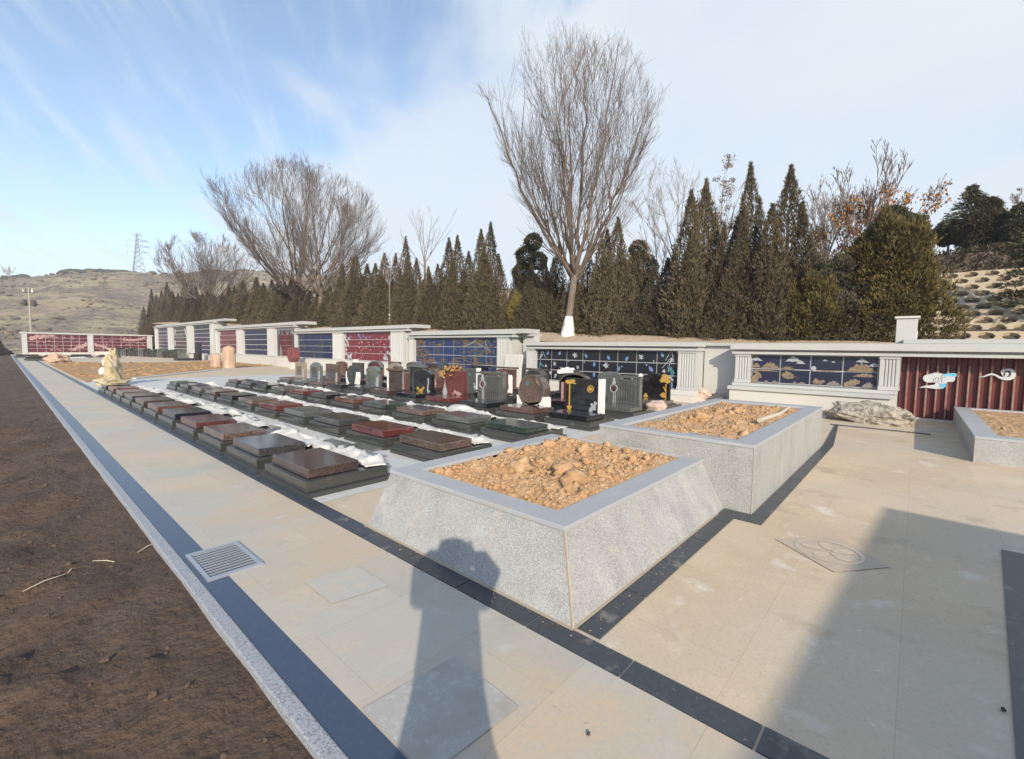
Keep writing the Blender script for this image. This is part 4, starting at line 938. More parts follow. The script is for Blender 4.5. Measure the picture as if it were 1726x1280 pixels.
p = Panel(w,46.65,51.7,.78,2.92,4,5); p.put('white_blossom', [blob(*p.pt(u,v),.11,i) for i,(u,v) in enumerate([(.15,.3),(.3,.6),(3.7,.3),(3.8,.7),(.1,2),(3.9,2.2),(.15,3.2),(3.85,3.4),(.2,4.4),(3.8,4.5)])], MT['inlay_w'])
# section 6
w = W('farthest pale granite wall with two blue panels around a dark green one', 66)
b = MB(); b.box(14.54,15.5,52.9,79.48,0,3.72); b.build('wall_body', MT['stone'], w)
b = MB(); b.box(14.1,14.535,52.9,79.5,0,.5); b.build('base_block', MT['stone_w'], w)
b = MB(); pilaster(b,52.95,54.4,.55,3.72,n=6); pilaster(b,60.9,63.2,.55,3.72,n=7); pilaster(b,69.9,72.1,.55,3.72,n=7); pilaster(b,78.2,79.5,.55,3.72,n=5); b.build('pilaster', MT['stone'], w)
b = MB(); cornice(b,52.8,79.6,3.722,3.92); b.build('cornice', MT['stone'], w)
b = MB(); b.box(14.5,15.5,50,79.5,3.922,4.12); b.build('coping', MT['cap'], w)
for (y0,y1,key) in [(54.6,60.7,'deep_blue_niche_door'),(63.4,69.7,'green_black_niche_door'),(72.3,78.0,'deep_blue_niche_door')]: doors(w,y0,y1,.6,3.66,3,7,MT[key],.06)
p = Panel(w,63.4,69.7,.6,3.66,3,7); p.put('white_figure', [[p.pt(*q) for q in o] for o in [[(.3,.6),(.55,.5),(.5,1.6),(.2,2.6)], [(2.4,.6),(2.6,.5),(2.85,2.6),(2.6,2.2)], [(.1,4),(.5,3.6),(.45,5.2),(.15,5.5)]]], MT['inlay_w'])
# end wall across the far end
w = W('low far end wall with two dark red blossom panels, facing along the path', 81)
b = MB(); b.box(1.75,14.3,80.95,81.7,-.4,2.62); b.build('wall_body', MT['stone'], w)
b = MB(); b.box(1.6,14.4,80.75,81.8,2.622,2.80); b.build('coping', MT['stone'], w)
b = MB()
for x0, x1 in ((1.75,2.2),(7.62,8.15),(13.75,14.3)): b.box(x0,x1,80.80,80.949,-.3,2.62)
b.build('pilaster', MT['stone'], w)
b = MB(); b.box(2.21,7.61,80.84,80.949,-.3,.30); b.box(8.16,13.74,80.84,80.949,-.3,.42); b.build('base_block', MT['stone_w'], w)
r6 = random.Random(6)
for (x0,x1,z0,nc) in ((2.24,7.58,.34,7),(8.18,13.72,.46,6)):
    b = MB(); b.box(x0,x1,80.93,80.945,z0,2.58); b.build('joint_strip', MT['line'], w)
    cw, rh = (x1-x0)/nc, (2.58-z0)/5
    for c in range(nc):
        for r in range(5):
            b = MB(); b.box(x0+c*cw+.02,x0+(c+1)*cw-.02,80.915,80.929,z0+r*rh+.02,z0+(r+1)*rh-.02); b.build('niche_door', MT['dark_red_niche_door'], w)
    b = MB(); f = (lambda t: t) if x0 < 5 else (lambda t: 1-t)
    def fl(u, v, s, i): b.prism([(q[0],q[1]) for q in blob(x0+(x1-x0)*u, z0+(2.58-z0)*v, s, i, 10)], 'y', 80.905-.0004*(i % 9), 80.916)
    for i in range(26):
        t = i/25; fl(f(.05+.42*t), .70+.26*math.sqrt(t)+r6.gauss(0,.05) if x0 < 5 else .9-.5*t+.4*t*t, r6.uniform(.09,.20)*(1.1-.5*t), i)
        fl(f(.98-.30*t**1.5), .50-.36*t+r6.gauss(0,.04), r6.uniform(.06,.16), i+3)
    for i in range(40): fl(r6.uniform(.06,.94), r6.uniform(.08,.92), r6.uniform(.05,.09), i)
    b.build('pink_blossom', MT['pink'], w)
# granite pillar above the wall end
g = thing('granite_pillar', 'short square granite pillar with a lotus mark, rising behind the wall cornice', 'pillar', (0,0,0))
b = MB(); b.box(14.92,15.75,.02,.42,1.86,2.47); b.build('shaft', MT['stone'], g, bevel=.01)
b = MB(); b.box(14.88,15.8,-.02,.46,2.473,2.53); b.build('cap', MT['stone_w'], g, bevel=.01)
b = MB(); b.prism([(15.30,2.18),(15.39,2.02),(15.55,1.99),(15.42,1.95),(15.18,1.95),(15.05,1.99),(15.21,2.02)], 'y', .012, .022); b.build('lotus_mark', MT['white'], g)

# ------------------------------------------------------------------ rocks, carved stones, far objects
def rock(label, c, r, sq, m, seed, amp=.3, group=None, name='rock', facet=4):
    b = MB(); b.lump(c, r, sq, seed, amp, 1.5, 26, 18, facet=facet)
    return tag(b.build(name, m, smooth=False), label, name.replace('_', ' '), group)
rock('long speckled landscape rock in front of the landscape panel, biggest of the rocks', (13.35,.72,.13), .66, (.55,1.22,.52), MT['rock'], 3, .28, 'landscape rocks')
rock('smaller pale landscape rock in the corner by the recessed wall', (14.9,5.15,.12), .50, (.8,1.0,.62), MT['rock_p'], 9, .3, 'landscape rocks')
rock('low greenish rock beside the smaller pale rock', (14.7,4.40,.06), .28, (.9,1.3,.6), MT['rock'], 15, .3, 'landscape rocks')
def stele(name, label, cat, c, w, d, h, m, seed, top=1.0, group=None):
    """upright natural stone: rounded, tapering, uneven"""
    b = MB(); n = 18; nz = 12
    def f(u, v):
        a = 2*math.pi*u; t = v
        k = (1-.12*t)*math.sqrt(max(0, 1-max(0,(t-.78)/.225)**2.6))*(1+.16*mnoise.noise((math.cos(a)*1.3+seed, math.sin(a)*1.3, t*2.2)))
        return (c[0]+d*.5*k*math.copysign(abs(math.cos(a))**.6, math.cos(a)), c[1]+w*.5*k*math.copysign(abs(math.sin(a))**.6, math.sin(a)), c[2]+h*t*(1+.03*mnoise.noise((a,seed,0))))
    b.grid(f, n, nz); return tag(b.build(name, m, smooth=True), label, cat, group)
cb = thing('carved_stone', 'yellow carved upright stone on a rough base at the end of the path row', 'carved stone', (2.75,23.0,.0))
b = MB(); b.lump((0,0,.13), .46, (.95,1.15,.42), 4, .3, 1.9, 18, 11, facet=4); b.build('base', MT['rock_y'], cb)
b = MB(); b.lump((.05,-.10,.72), .62, (.40,.50,1.02), 12, .30, 1.5, 22, 16, facet=4); b.build('upright_stone', MT['rock_y'], cb)
b = MB(); b.lump((-.12,.42,.50), .17, (1,1,1), 3, .2, nu=12, nv=8); b.lump((-.1,.40,.85), .10, (1,1.2,1.6), 5, .25, nu=12, nv=8); b.lump((0,.30,1.15), .09, (1,1.2,1.3), 6, .25, nu=12, nv=8); b.build('pale_carving', MT['white'], cb, smooth=True)
stele('peach_stone', 'taller rounded peach sandstone standing on the clay patch', 'stone', (10.3,34.9,-.02), 1.05, .7, 1.55, MT['rock_o'], 5, group='peach stones')
stele('peach_stone', 'shorter peach sandstone left of the taller one on the clay patch', 'stone', (10.2,37.4,-.02), 1.15, .6, .98, MT['rock_o'], 9, group='peach stones')
b = MB(); b.box(13.0,13.35,53.3,54.3,0,1.75); b.box(12.8,13.0,52.9,54.0,0,.7)
tag(b.build('black_stele', MT['black'], bevel=.02), 'tall matt black stele before the far blue panels', 'stele')
b = MB(); b.box(11.2,12.6,52.6,54.2,.0,.22); tag(b.build('black_slab', MT['black'], bevel=.02), 'low flat black slab lying left of the black stele', 'slab')
oc = thing('carved_stone', 'dark red eight-sided carved stone on a pale post before the blue panel', 'carved stone', (13.2,31.6,0))
b = MB(); b.box(-.22,.22,-.25,.25,0,.47); b.build('post', MT['stone_w'], oc, bevel=.01)
b = MB(); b.prism([(.55*math.cos(R_(22.5+45*i)), .98+.55*math.sin(R_(22.5+45*i))) for i in range(8)], 'x', -.22, .22); b.build('octagon', MT['rock_r'], oc, bevel=.04)
b = MB(); b.prism(blob(-.03,.98,.33,1,26), 'x', -.25, -.215); b.build('carving', MT['rock_r'], oc)
for k in range(15):
    t = k/14; x, y = 9.6+3.4*t, 77.5-16.5*t
    b = MB(); b.prism(arch(.84,.95+.1*math.sin(k*2.1),.1), 'x', 0, .18)
    o = b.build('dark_headstone', [PS['dark_green'],PS['charcoal'],PS['grey_green'],PS['dark_brown']][k % 4], loc=(x, y, 0)); o.rotation_euler[2] = R_(-70)
    tag(o, 'small dark headstone in the far line before the end wall', 'headstone', 'far line of dark headstones')
for k, (x, y, lab) in enumerate([(2.7,66,'dark far flat grave nearest the path end'),(4.6,64,'second far flat grave from the path, grey'),(6.6,66,'third far flat grave from the path'),(3.1,56,'dark far flat grave at the clay patch corner'),(8.6,64,'far flat grave just before the line of dark headstones')]):
    g = thing('far_grave', lab+', before the end wall', 'grave', (x,y,.02), 'far flat graves'); g.rotation_euler[2] = R_(90)
    part('slab', proto('slab', _sl, MT['base_d'], 0), g); part('lid', proto('lid', _ld, PS[['charcoal','speckled_grey','navy_black','black','charcoal'][k]], 0), g)
    g.scale = (2.0,1.6,1.2)
foam(4.6,5.9,61.5,64.5,41,'white sheet between the far flat graves, nearer the path',.03,.1); foam(6.9,8.1,61,64,42,'white sheet between the far flat graves, farther from the path',.03,.1)
rock('low brown boulder at the far corner of the clay patch by the path', (2.9,50.5,.25), .75, (1,1,.62), MT['rock_o'], 22, .25, name='boulder')
# dark bank end beyond the kerb
rock('dark earth mound beyond the far end of the kerb', (-.75,85.5,-1.0), 3.0, (.62,1.4,.95), MT['dirt_dark'], 31, .2, name='earth_mound', facet=0)

# utility pole
up = thing('utility_pole', 'concrete utility pole with crossarm and two dark insulator boxes', 'pole', (4.0,127.0,-6.3))
b = MB(); b.tube([(0,0,0),(.05,0,18.2)], [.19,.11], 10); b.build('post', MT['conc'], up)
b = MB(); b.box(-1.3,1.3,-.08,.08,15.0,15.2); b.build('crossarm', MT['rail'], up)
b = MB(); b.box(-.9,.9,-.06,.06,17.2,17.35); b.build('crossarm', MT['rail'], up)
for sx in (-.62,.62):
    b = MB(); b.tube([(sx,-.1,14.7),(sx,-.1,15.6),(sx,-.1,15.9)], [.36,.38,.2], 10); b.build('transformer', MT['rail'], up)
b = MB(); b.tube([(.5,0,17.35),(.5,0,18.1)], [.14,.10], 8); b.tube([(-.7,0,17.35),(-.7,0,17.8)], [.10,.07], 8); b.build('insulator', MT['white'], up)
# transmission tower on the ridge
pa = R_(80.75); pr = 322; pxy = (pr*math.cos(pa), pr*math.sin(pa))
py_ = thing('transmission_tower', 'distant lattice electricity tower standing on the hill crest', 'tower', (pxy[0], pxy[1], hill_z(*pxy)-1), rz=R_(-12))
b = MB(); hh = 23.5
def leg(z):
    k = z/hh; return 2.6*(1-k)**1.3*.9 + .55
for sx, sy in ((1,1),(1,-1),(-1,1),(-1,-1)):
    b.tube([(sx*leg(z), sy*leg(z), z) for z in (0,5,10,15,19,hh)], .20, 4)
zs = [0,4,7.5,10.5,13,15.2,17.2,19.2,21.2,hh]
for z0, z1 in zip(zs, zs[1:]):
    a, c = leg(z0), leg(z1)
    for s in (1,-1):
        b.tube([(-a, s*a, z0),(c, s*c, z1)], .11, 3); b.tube([(a, s*a, z0),(-c, s*c, z1)], .11, 3)
        b.tube([(s*a,-a,z0),(s*c,c,z1)], .11, 3); b.tube([(s*a,a,z0),(s*c,-c,z1)], .11, 3)
    b.tube([(-c,-c,z1),(c,-c,z1)], .10, 3)
b.build('lattice', MT['steel'], py_)
for z, l in ((13.3,4.4),(16.4,4.9),(19.4,4.2),(22.6,1.6)):
    b = MB()
    for s in (1,-1):
        b.tube([(0,.4,z),(s*l,0,z+.5)], .15, 3); b.tube([(0,-.4,z+1.1),(s*l,0,z+.5)], .15, 3)
        b.tube([(s*l,0,z+.5),(s*l,0,z-.9)], .14, 4)
    b.build('crossarm', MT['steel'], py_)

# low dark rail at the foot of the honeycomb slope
rl = thing('rail_fence', 'low dark metal rail at the foot of the honeycomb slope', 'fence', (0,0,0))
z0 = terr_z(23.9, -3)
b = MB(); b.tube([(23.9,-14,z0+.62),(23.9,-1.2,z0+.62)], .03, 6); b.build('rail', MT['rail'], rl)
for k in range(9):
    b = MB(); y = -1.3-1.55*k; b.tube([(23.9,y,z0-.1),(23.9,y,z0+.62)], .028, 6); b.build('post', MT['rail'], rl)

# ------------------------------------------------------------------ evergreen trees
def sprays(rng, centers, dirs, length, width):
    """one small leaf-like quad per spray"""
    n = len(centers); d = dirs/np.linalg.norm(dirs, axis=1, keepdims=True)
    r = rng.normal(size=(n,3)); s = np.cross(d, r); s /= np.linalg.norm(s, axis=1, keepdims=True)+1e-9
    L = length[:,None]; Wd = width[:,None]
    nrm = np.cross(s, d)
    v = np.stack([centers, centers+d*L*.45+s*Wd+nrm*Wd*.5, centers+d*L, centers+d*L*.45-s*Wd+nrm*Wd*.5], axis=1).reshape(-1,3)
    q = np.arange(n*4).reshape(-1,4); return v, q
def cypress_mesh(seed, H, R, spires, n, skirt=.0, tip=1.0):
    """spires: (dx, dy, height fraction, radius fraction)"""
    rng = np.random.default_rng(seed); C, D, Ls = [], [], []
    tot = sum(s[2]*s[3] for s in spires)
    ph = rng.uniform(0, 6.28, 8)
    for (dx, dy, hf, rf) in spires:
        m = int(n*hf*rf/tot)
        t = rng.beta(1.0, 1.2, m); a = rng.uniform(0, 2*np.pi, m)
        prof = np.where(t < .10, .80+2.0*t, 1.0)*(.88*np.maximum(.0, 1-np.clip((t-.12)/.86,0,1)**1.55)+.12*np.maximum(.03, 1-t)**.8)
        lump = 1 + .24*np.sin(a*3+ph[0]+t*5) + .20*np.sin(a*7+ph[1]-t*9) + .16*np.sin(a*2+t*21+ph[2]) + .12*np.sin(a*4+t*47+ph[3])
        f = np.clip(1-np.abs(rng.normal(0,.20,m)), .15, 1.12)
        r = R*rf*prof*lump*f
        z = t*H*hf
        c = np.stack([dx*R*(1-.4*t)+r*np.cos(a), dy*R*(1-.4*t)+r*np.sin(a), z+.02], 1)
        d = np.stack([np.cos(a)*.42, np.sin(a)*.42, np.full(m,1.0)],1) + rng.normal(0,.22,(m,3))
        C.append(c); D.append(d); Ls.append(rng.uniform(.07,.22,m)*(1-.3*t))
    C = np.concatenate(C); D = np.concatenate(D); Ls = np.concatenate(Ls)
    return sprays(rng, C, D, Ls, Ls*rng.uniform(.075,.13,len(Ls)))
CYP = []
specs = [
 (1, 6.0, .80, [(0,0,1,.8),(.55,.5,.72,.55),(-.5,.35,.66,.6),(.2,-.6,.55,.6),(-.3,-.5,.8,.45)], 24000),
 (2, 6.0, .85, [(-.35,.35,1,.62),(.45,-.45,.90,.62),(.2,.55,.68,.6),(-.5,-.4,.6,.55),(.6,.2,.5,.5)], 25000),
 (3, 6.0, .70, [(0,0,1,.85),(.35,-.6,.78,.55),(-.4,.5,.6,.6),(.4,.4,.5,.5)], 21000),
 (4, 6.0, .95, [(0,0,.95,.65),(.6,-.5,.75,.6),(-.5,.6,.82,.55),(.1,.85,.6,.55),(-.6,-.4,.55,.55)], 27000),
 (5, 6.0, .62, [(0,0,1,.85),(.35,.35,.62,.65),(-.4,-.3,.72,.5),(.3,-.6,.5,.6)], 19000),
]
_cy = []
for s in specs:
    v, q = cypress_mesh(*s[:1], *s[1:4], s[4]); 
    me = np_mesh('crown', v, q, MT['cyp']); d = me.data; bpy.data.objects.remove(me); _cy.append(d)
b = MB(); b.tube([(0,0,-.3),(.02,0,1.5),(.0,.02,4.6)], [.09,.07,.02], 7); _t = b.build('trunk', MT['bark']); _tr = _t.data; bpy.data.objects.remove(_t)
dark_cy = []
for d in _cy[:2]:
    e = d.copy(); e.materials[0] = MT['cyp_d']; dark_cy.append(e)
# (pixel column and row of the tip, mesh, relative width, dull)
TIPS = [(1345,405,3,1.1,1),(1334,280,2,1.12,0),(1302,345,4,1.1,0),(1266,276,0,.95,0),(1240,352,1,.95,0),(1217,428,3,.8,0),(1191,303,2,1.05,0),(1166,322,4,1.15,0),(1148,420,3,.8,1),(1126,436,0,1.05,1),(1098,452,1,1.0,1),
 (1062,425,1,1.0,0),(1042,368,0,1.0,0),(1020,385,1,.95,0),(992,408,3,.8,0),(968,452,2,.9,0),(938,418,1,.85,0),(917,430,2,.9,0),(896,445,0,.8,0),(873,430,3,.62,0),
 (827,376,0,.78,0),(811,388,2,.85,0),(790,425,4,.9,0),(771,398,2,.8,0),(757,402,4,.95,0),(738,440,3,.75,0),(722,450,0,.7,0),(702,436,2,.8,0),(684,400,0,.72,0),(667,428,4,.8,0),(648,428,4,.9,0),(633,445,2,.8,0),(619,446,4,.9,0),(602,428,3,.7,0),(588,434,1,.7,0),(572,468,0,.75,0),(556,478,3,.7,0),(540,480,1,.75,0),(522,490,0,.8,0),(505,484,2,.9,0),(490,472,4,.9,0),(474,468,1,.8,0),(458,468,3,.8,0),(444,478,2,.8,0),(432,468,2,.9,0),(420,490,0,.8,0),(409,474,4,1.0,0),(397,482,1,.8,0),(386,484,2,.9,0),(374,494,3,.8,0),(362,498,0,.8,0),(352,490,1,.8,0),(341,492,3,.8,0),(330,484,2,.9,0),(320,488,0,.8,0),(310,482,4,1.0,0),(300,492,3,.8,0),(291,490,1,.8,0),(281,476,2,.9,0),(272,490,0,.8,0),(263,494,3,.8,0),(255,488,4,1.0,0),(247,510,1,.9,0)]
def cyp_label(px, py, i):
    if px > 1140: return None
    return 'brown-green cypress in the dense row behind the far walls' if px < 800 else None
CL = {0:'low dull bushy cypress at the right of the tall spires',1:'tall single-spired cypress, rightmost of the tall spires',2:'narrow shorter cypress between the two tallest spires',3:'tallest broad cypress spire, left of the rightmost one',4:'cypress leaning against the left side of the tallest spire',5:'low cypress in the notch between pairs of tall spires',6:'tall pointed cypress, right one of the pair among brown seed clusters',7:'slightly shorter cypress, left one of the pair among brown seed clusters',8:'low dull cypress at the foot of the seed-cluster pair',9:'grey rounded bushy cypress beside the thin bare sapling',10:'grey low bushy cypress left of the other grey one',11:'medium cypress just right of the big bare willow',12:'peaked cypress standing against the right edge of the big willow',13:'cypress just right of the big willow trunk',14:'narrow cypress overlapping the big willow trunk on its right',15:'cypress right behind the white foot of the big willow',16:'cypress just left of the big willow trunk',17:'cypress before the round clipped conifers',18:'squat cypress before the clipped conifers at their left',19:'cypress beside the gap showing honeycomb blocks',20:'tallest cypress left of the gap, with sharp tip',21:'cypress with sharp tip beside the tallest one left of the gap'}
for i, (px, py, mi, wd, dull) in enumerate(TIPS):
    X = 18.3 + .45*math.sin(i*2.4) + (.5 if dull else 0)
    P = on_x(px, py, X)
    if P.y > 108: continue
    z0 = terr_z(X, P.y) - .26
    lab = CL.get(i, 'brown-green cypress in the dense hedge row behind the walls')
    t = thing('cypress_tree', lab, 'cypress', (X, P.y, z0), 'cypresses behind the walls', rz=rnd.uniform(0,6.28))
    hgt = max(2.0, P.z - z0)/6.02
    dens = 1 if P.y < 28 else 1.25
    wd *= 1.30 if px > 850 else 1.62
    t.scale = (wd*dens, wd*dens, hgt)
    part('crown', dark_cy[mi % 2] if dull else _cy[mi], t); part('trunk', _tr, t)

def ball_mesh(rng, c, r, n, sq=(1,1,1), L=(.06,.14), up=.3, rough=.12):
    p = rng.normal(size=(n,3)); p /= np.linalg.norm(p, axis=1, keepdims=True)
    n = int(n*1.9); p = rng.normal(size=(n,3)); p /= np.linalg.norm(p, axis=1, keepdims=True)
    k = 1 - np.abs(rng.normal(0,.16,n)) + (rng.uniform(0,1,n) > .93)*.12; k *= 1 + rough*(np.sin(p[:,0]*5+c[0])+np.sin(p[:,1]*6+c[1]*3)+np.sin(p[:,2]*7+1))*.5
    pts = p*k[:,None]*r*np.array(sq) + np.array(c)
    d = p + rng.normal(0,.45,(n,3)) + np.array([0,0,up])
    Ls = rng.uniform(*L, n); return pts, d, Ls
def leafy(name, label, cat, blobs, m, seed, loc, trunk=None, group=None, wfac=.14, tm=None):
    rng = np.random.default_rng(seed); A = [ball_mesh(rng, *b_) if not isinstance(b_, dict) else ball_mesh(rng, **b_) for b_ in blobs]
    C = np.concatenate([a[0] for a in A]); D = np.concatenate([a[1] for a in A]); L = np.concatenate([a[2] for a in A])
    v, q = sprays(rng, C, D, L, L*wfac); t = thing(name, label, cat, loc, group)
    np_mesh('crown', v, q, m, t)
    if trunk:
        b = MB(); b.tube(trunk[0], trunk[1], 8); b.build('trunk', tm or MT['bark'], t)
    return t
T0 = lambda x, y: terr_z(x, y)-.1
# big olive-gold juniper bush behind the pillar
zb = T0(19.2, .55)
def lobes(seed, W_, H_, n, cnt, k=1.0):
    r = random.Random(seed); out = []
    for i in range(n):
        t = (i+.5)/n; z = .35 + (H_-.75)*t**.9; rr = W_*(1-.62*t**1.6)
        a = i*2.399+seed; out.append(((.55*rr*math.cos(a)*r.uniform(.6,1), .80*rr*math.sin(a)*r.uniform(.55,1), z), .52*W_*(1-.45*t)*r.uniform(.75,1.15)*k, cnt, (.9,.95,r.uniform(1.1,1.6)), (.06,.18), 1.0, .35))
    return out
leafy('juniper_bush', 'big olive-gold rounded juniper behind the granite pillar', 'bush', lobes(21, 1.55, 4.0, 17, 2100), MT['cyp_o'], 21, (19.2,.80,zb), ([(0,0,-.2),(.05,.1,2.4)],[.14,.05]))
leafy('juniper_bush', 'dull low juniper between the tall cypress spires and the olive one', 'bush', lobes(5, 1.25, 3.0, 11, 1600), MT['cyp_d'], 22, (18.9,2.2,T0(18.9,2.2)), ([(0,0,-.2),(.05,.1,1.8)],[.10,.04]))
leafy('juniper_bush', 'olive low juniper with bright patches at the foot of the rightmost tall spire', 'bush', lobes(9, 1.05, 2.4, 9, 1400), MT['cyp_o'], 23, (18.1,2.75,T0(18.1,2.75)), ([(0,0,-.2),(.05,.1,1.6)],[.09,.04]))
leafy('small_shrub', 'yellowish narrow shrub in the gap of the hedge before the honeycomb blocks', 'shrub', [((0,0,1.0),.5,1600,(.7,.8,2.0),(.08,.2),.8,.2)], mat('yellow_shrub', (.20,.15,.03), .9, [('n',3,(.14,.11,.03),.5,.65)]), 24, (18.2,15.9,T0(18.2,15.9)))
# low brown undergrowth along the foot of the hedge
rng = np.random.default_rng(9); n = 26000
yy = rng.uniform(-1, 100, n)**1; xx = 17.9 + rng.normal(0,.35,n)
zz = np.array([terr_z(a, b_) for a, b_ in zip(xx, yy)]) + np.abs(rng.normal(0,.22,n))*(.6+.4*np.sin(yy*1.7))
v, q = sprays(rng, np.stack([xx,yy,zz],1), rng.normal(0,.5,(n,3))+np.array([0,0,.7]), rng.uniform(.08,.22,n), rng.uniform(.012,.026,n))
stuff(np_mesh('undergrowth', v, q, MT['hedge']), 'low brown undergrowth along the foot of the cypress row', 'undergrowth')
# clipped conifers and spruce on the upper terrace
def topiary(label, X, px, balls, seed, m=MT['pine'], zb=None):
    pts = [(on_x(px+dx, py, X), r) for dx, py, r in balls]
    base = pts[0][0]; z0 = T0(X, base.y) if zb is None else zb
    bl = [((0, p.y-base.y, p.z-z0), r, int(2600*r*r+700), (1,1,.92), (.07,.16), .3, .08) for p, r in pts]
    top = max(p.z for p, r in pts)-z0
    leafy('clipped_conifer', label, 'conifer', bl, m, seed, (X, base.y, z0), ([(0,0,-.1),(0,0,top)],[.09,.04]), 'clipped conifers', .25)
topiary('dark clipped conifer with stacked rounded tiers, left of the big willow', 21.5, 893, [(-12,462,.62),(-6,432,.60),(6,408,.48),(14,440,.5),(-2,480,.7)], 41)
topiary('clipped conifer with round ball top, between the big willow and the bare sapling', 21.5, 1076, [(0,421,.42),(4,452,.75),(-2,478,.7),(6,500,.7)], 42, MT['cyp'])
topiary('clipped round dark conifer just left of the highest juniper, under the orange-leaved tree', 22.5, 1508, [(0,400,.95),(-4,368,.42),(-14,430,.9)], 43)
topiary('broad clipped conifer with small round top on the upper right terrace', 34, 1660, [(0,380,.95),(-24,388,.7),(26,386,.7),(5,350,.5),(-2,408,1.0)], 44, MT['hedge'], None)
topiary('small dark clipped conifer left of the spruce on the upper terrace', 35, 1600, [(0,392,.7),(-6,398,.5)], 45)
topiary('dark clipped conifer cut by the right picture edge', 33, 1712, [(4,385,.6),(14,405,.8),(14,360,.5)], 46)
# clipped hedge on the upper terrace
rng = np.random.default_rng(12); n = 15000
u = rng.uniform(0,1,n); yy = -14 + 22*u; face = rng.integers(0,2,n)
xx = np.where(face == 0, 31.2+np.abs(rng.normal(0,.10,n)), rng.uniform(31.2,33.2,n)); hz = 5.35+.1*np.sin(yy*1.3)
zz = np.where(face == 0, 5.35+rng.uniform(0,1.35,n)*1.0, 6.65+rng.normal(0,.06,n)+.1*np.sin(yy*2.1))
v, q = sprays(rng, np.stack([xx,yy,zz],1), rng.normal(0,.6,(n,3))+np.array([-.3,0,.4]), rng.uniform(.10,.22,n), rng.uniform(.02,.045,n))
t = thing('clipped_hedge', 'long clipped dark hedge on top of the honeycomb slope', 'hedge', (0,0,0)); np_mesh('foliage', v, q, MT['hedge'], t)
b = MB(); b.box(31.35,33.1,-14,8,5.2,6.5); b.build('branch_core', MT['bark'], t)
def spruce(label, X, px, pyt, pyb, R, seed, m=MT['pine']):
    rng = np.random.default_rng(seed); a = on_x(px, pyt, X); c = on_x(px, pyb, X); H = a.z-c.z
    C, D, L = [], [], []
    tiers = 11
    for i in range(tiers):
        t = i/(tiers-1); zr = H*(.08+.86*t); rr = R*(1-t)**.9+.08
        for k in range(9):
            an = rng.uniform(0,6.28); nn = 60
            s = rng.uniform(.1,1,nn)
            pts = np.stack([np.cos(an)*rr*s, np.sin(an)*rr*s, zr - .25*rr*s + .12*rr*s*s],1)+rng.normal(0,.05,(nn,3))
            C.append(pts); D.append(np.array([np.cos(an),np.sin(an),.15])+rng.normal(0,.5,(nn,3))); L.append(rng.uniform(.10,.25,nn))
    n = 60; C.append(np.stack([rng.normal(0,.03,n),rng.normal(0,.03,n),rng.uniform(.85,1,n)*H],1)); D.append(rng.normal(0,.5,(n,3))+np.array([0,0,.8])); L.append(rng.uniform(.1,.25,n))
    C = np.concatenate(C); D = np.concatenate(D); L = np.concatenate(L)
    v, q = sprays(rng, C, D, L, L*.14); t = thing('spruce', label, 'spruce', (X, c.y, c.z)); np_mesh('crown', v, q, m, t)
    b = MB(); b.tube([(0,0,-1.5),(0,0,H*.95)], [.14,.02], 7); b.build('trunk', MT['bark'], t)
spruce('pointed spruce rising behind the broad clipped conifer', 36, 1633, 314, 400, 1.7, 51)
spruce('dark spruce in shade on the honeycomb slope at the right picture edge', 26.4, 1742, 330, 520, 1.1, 52)

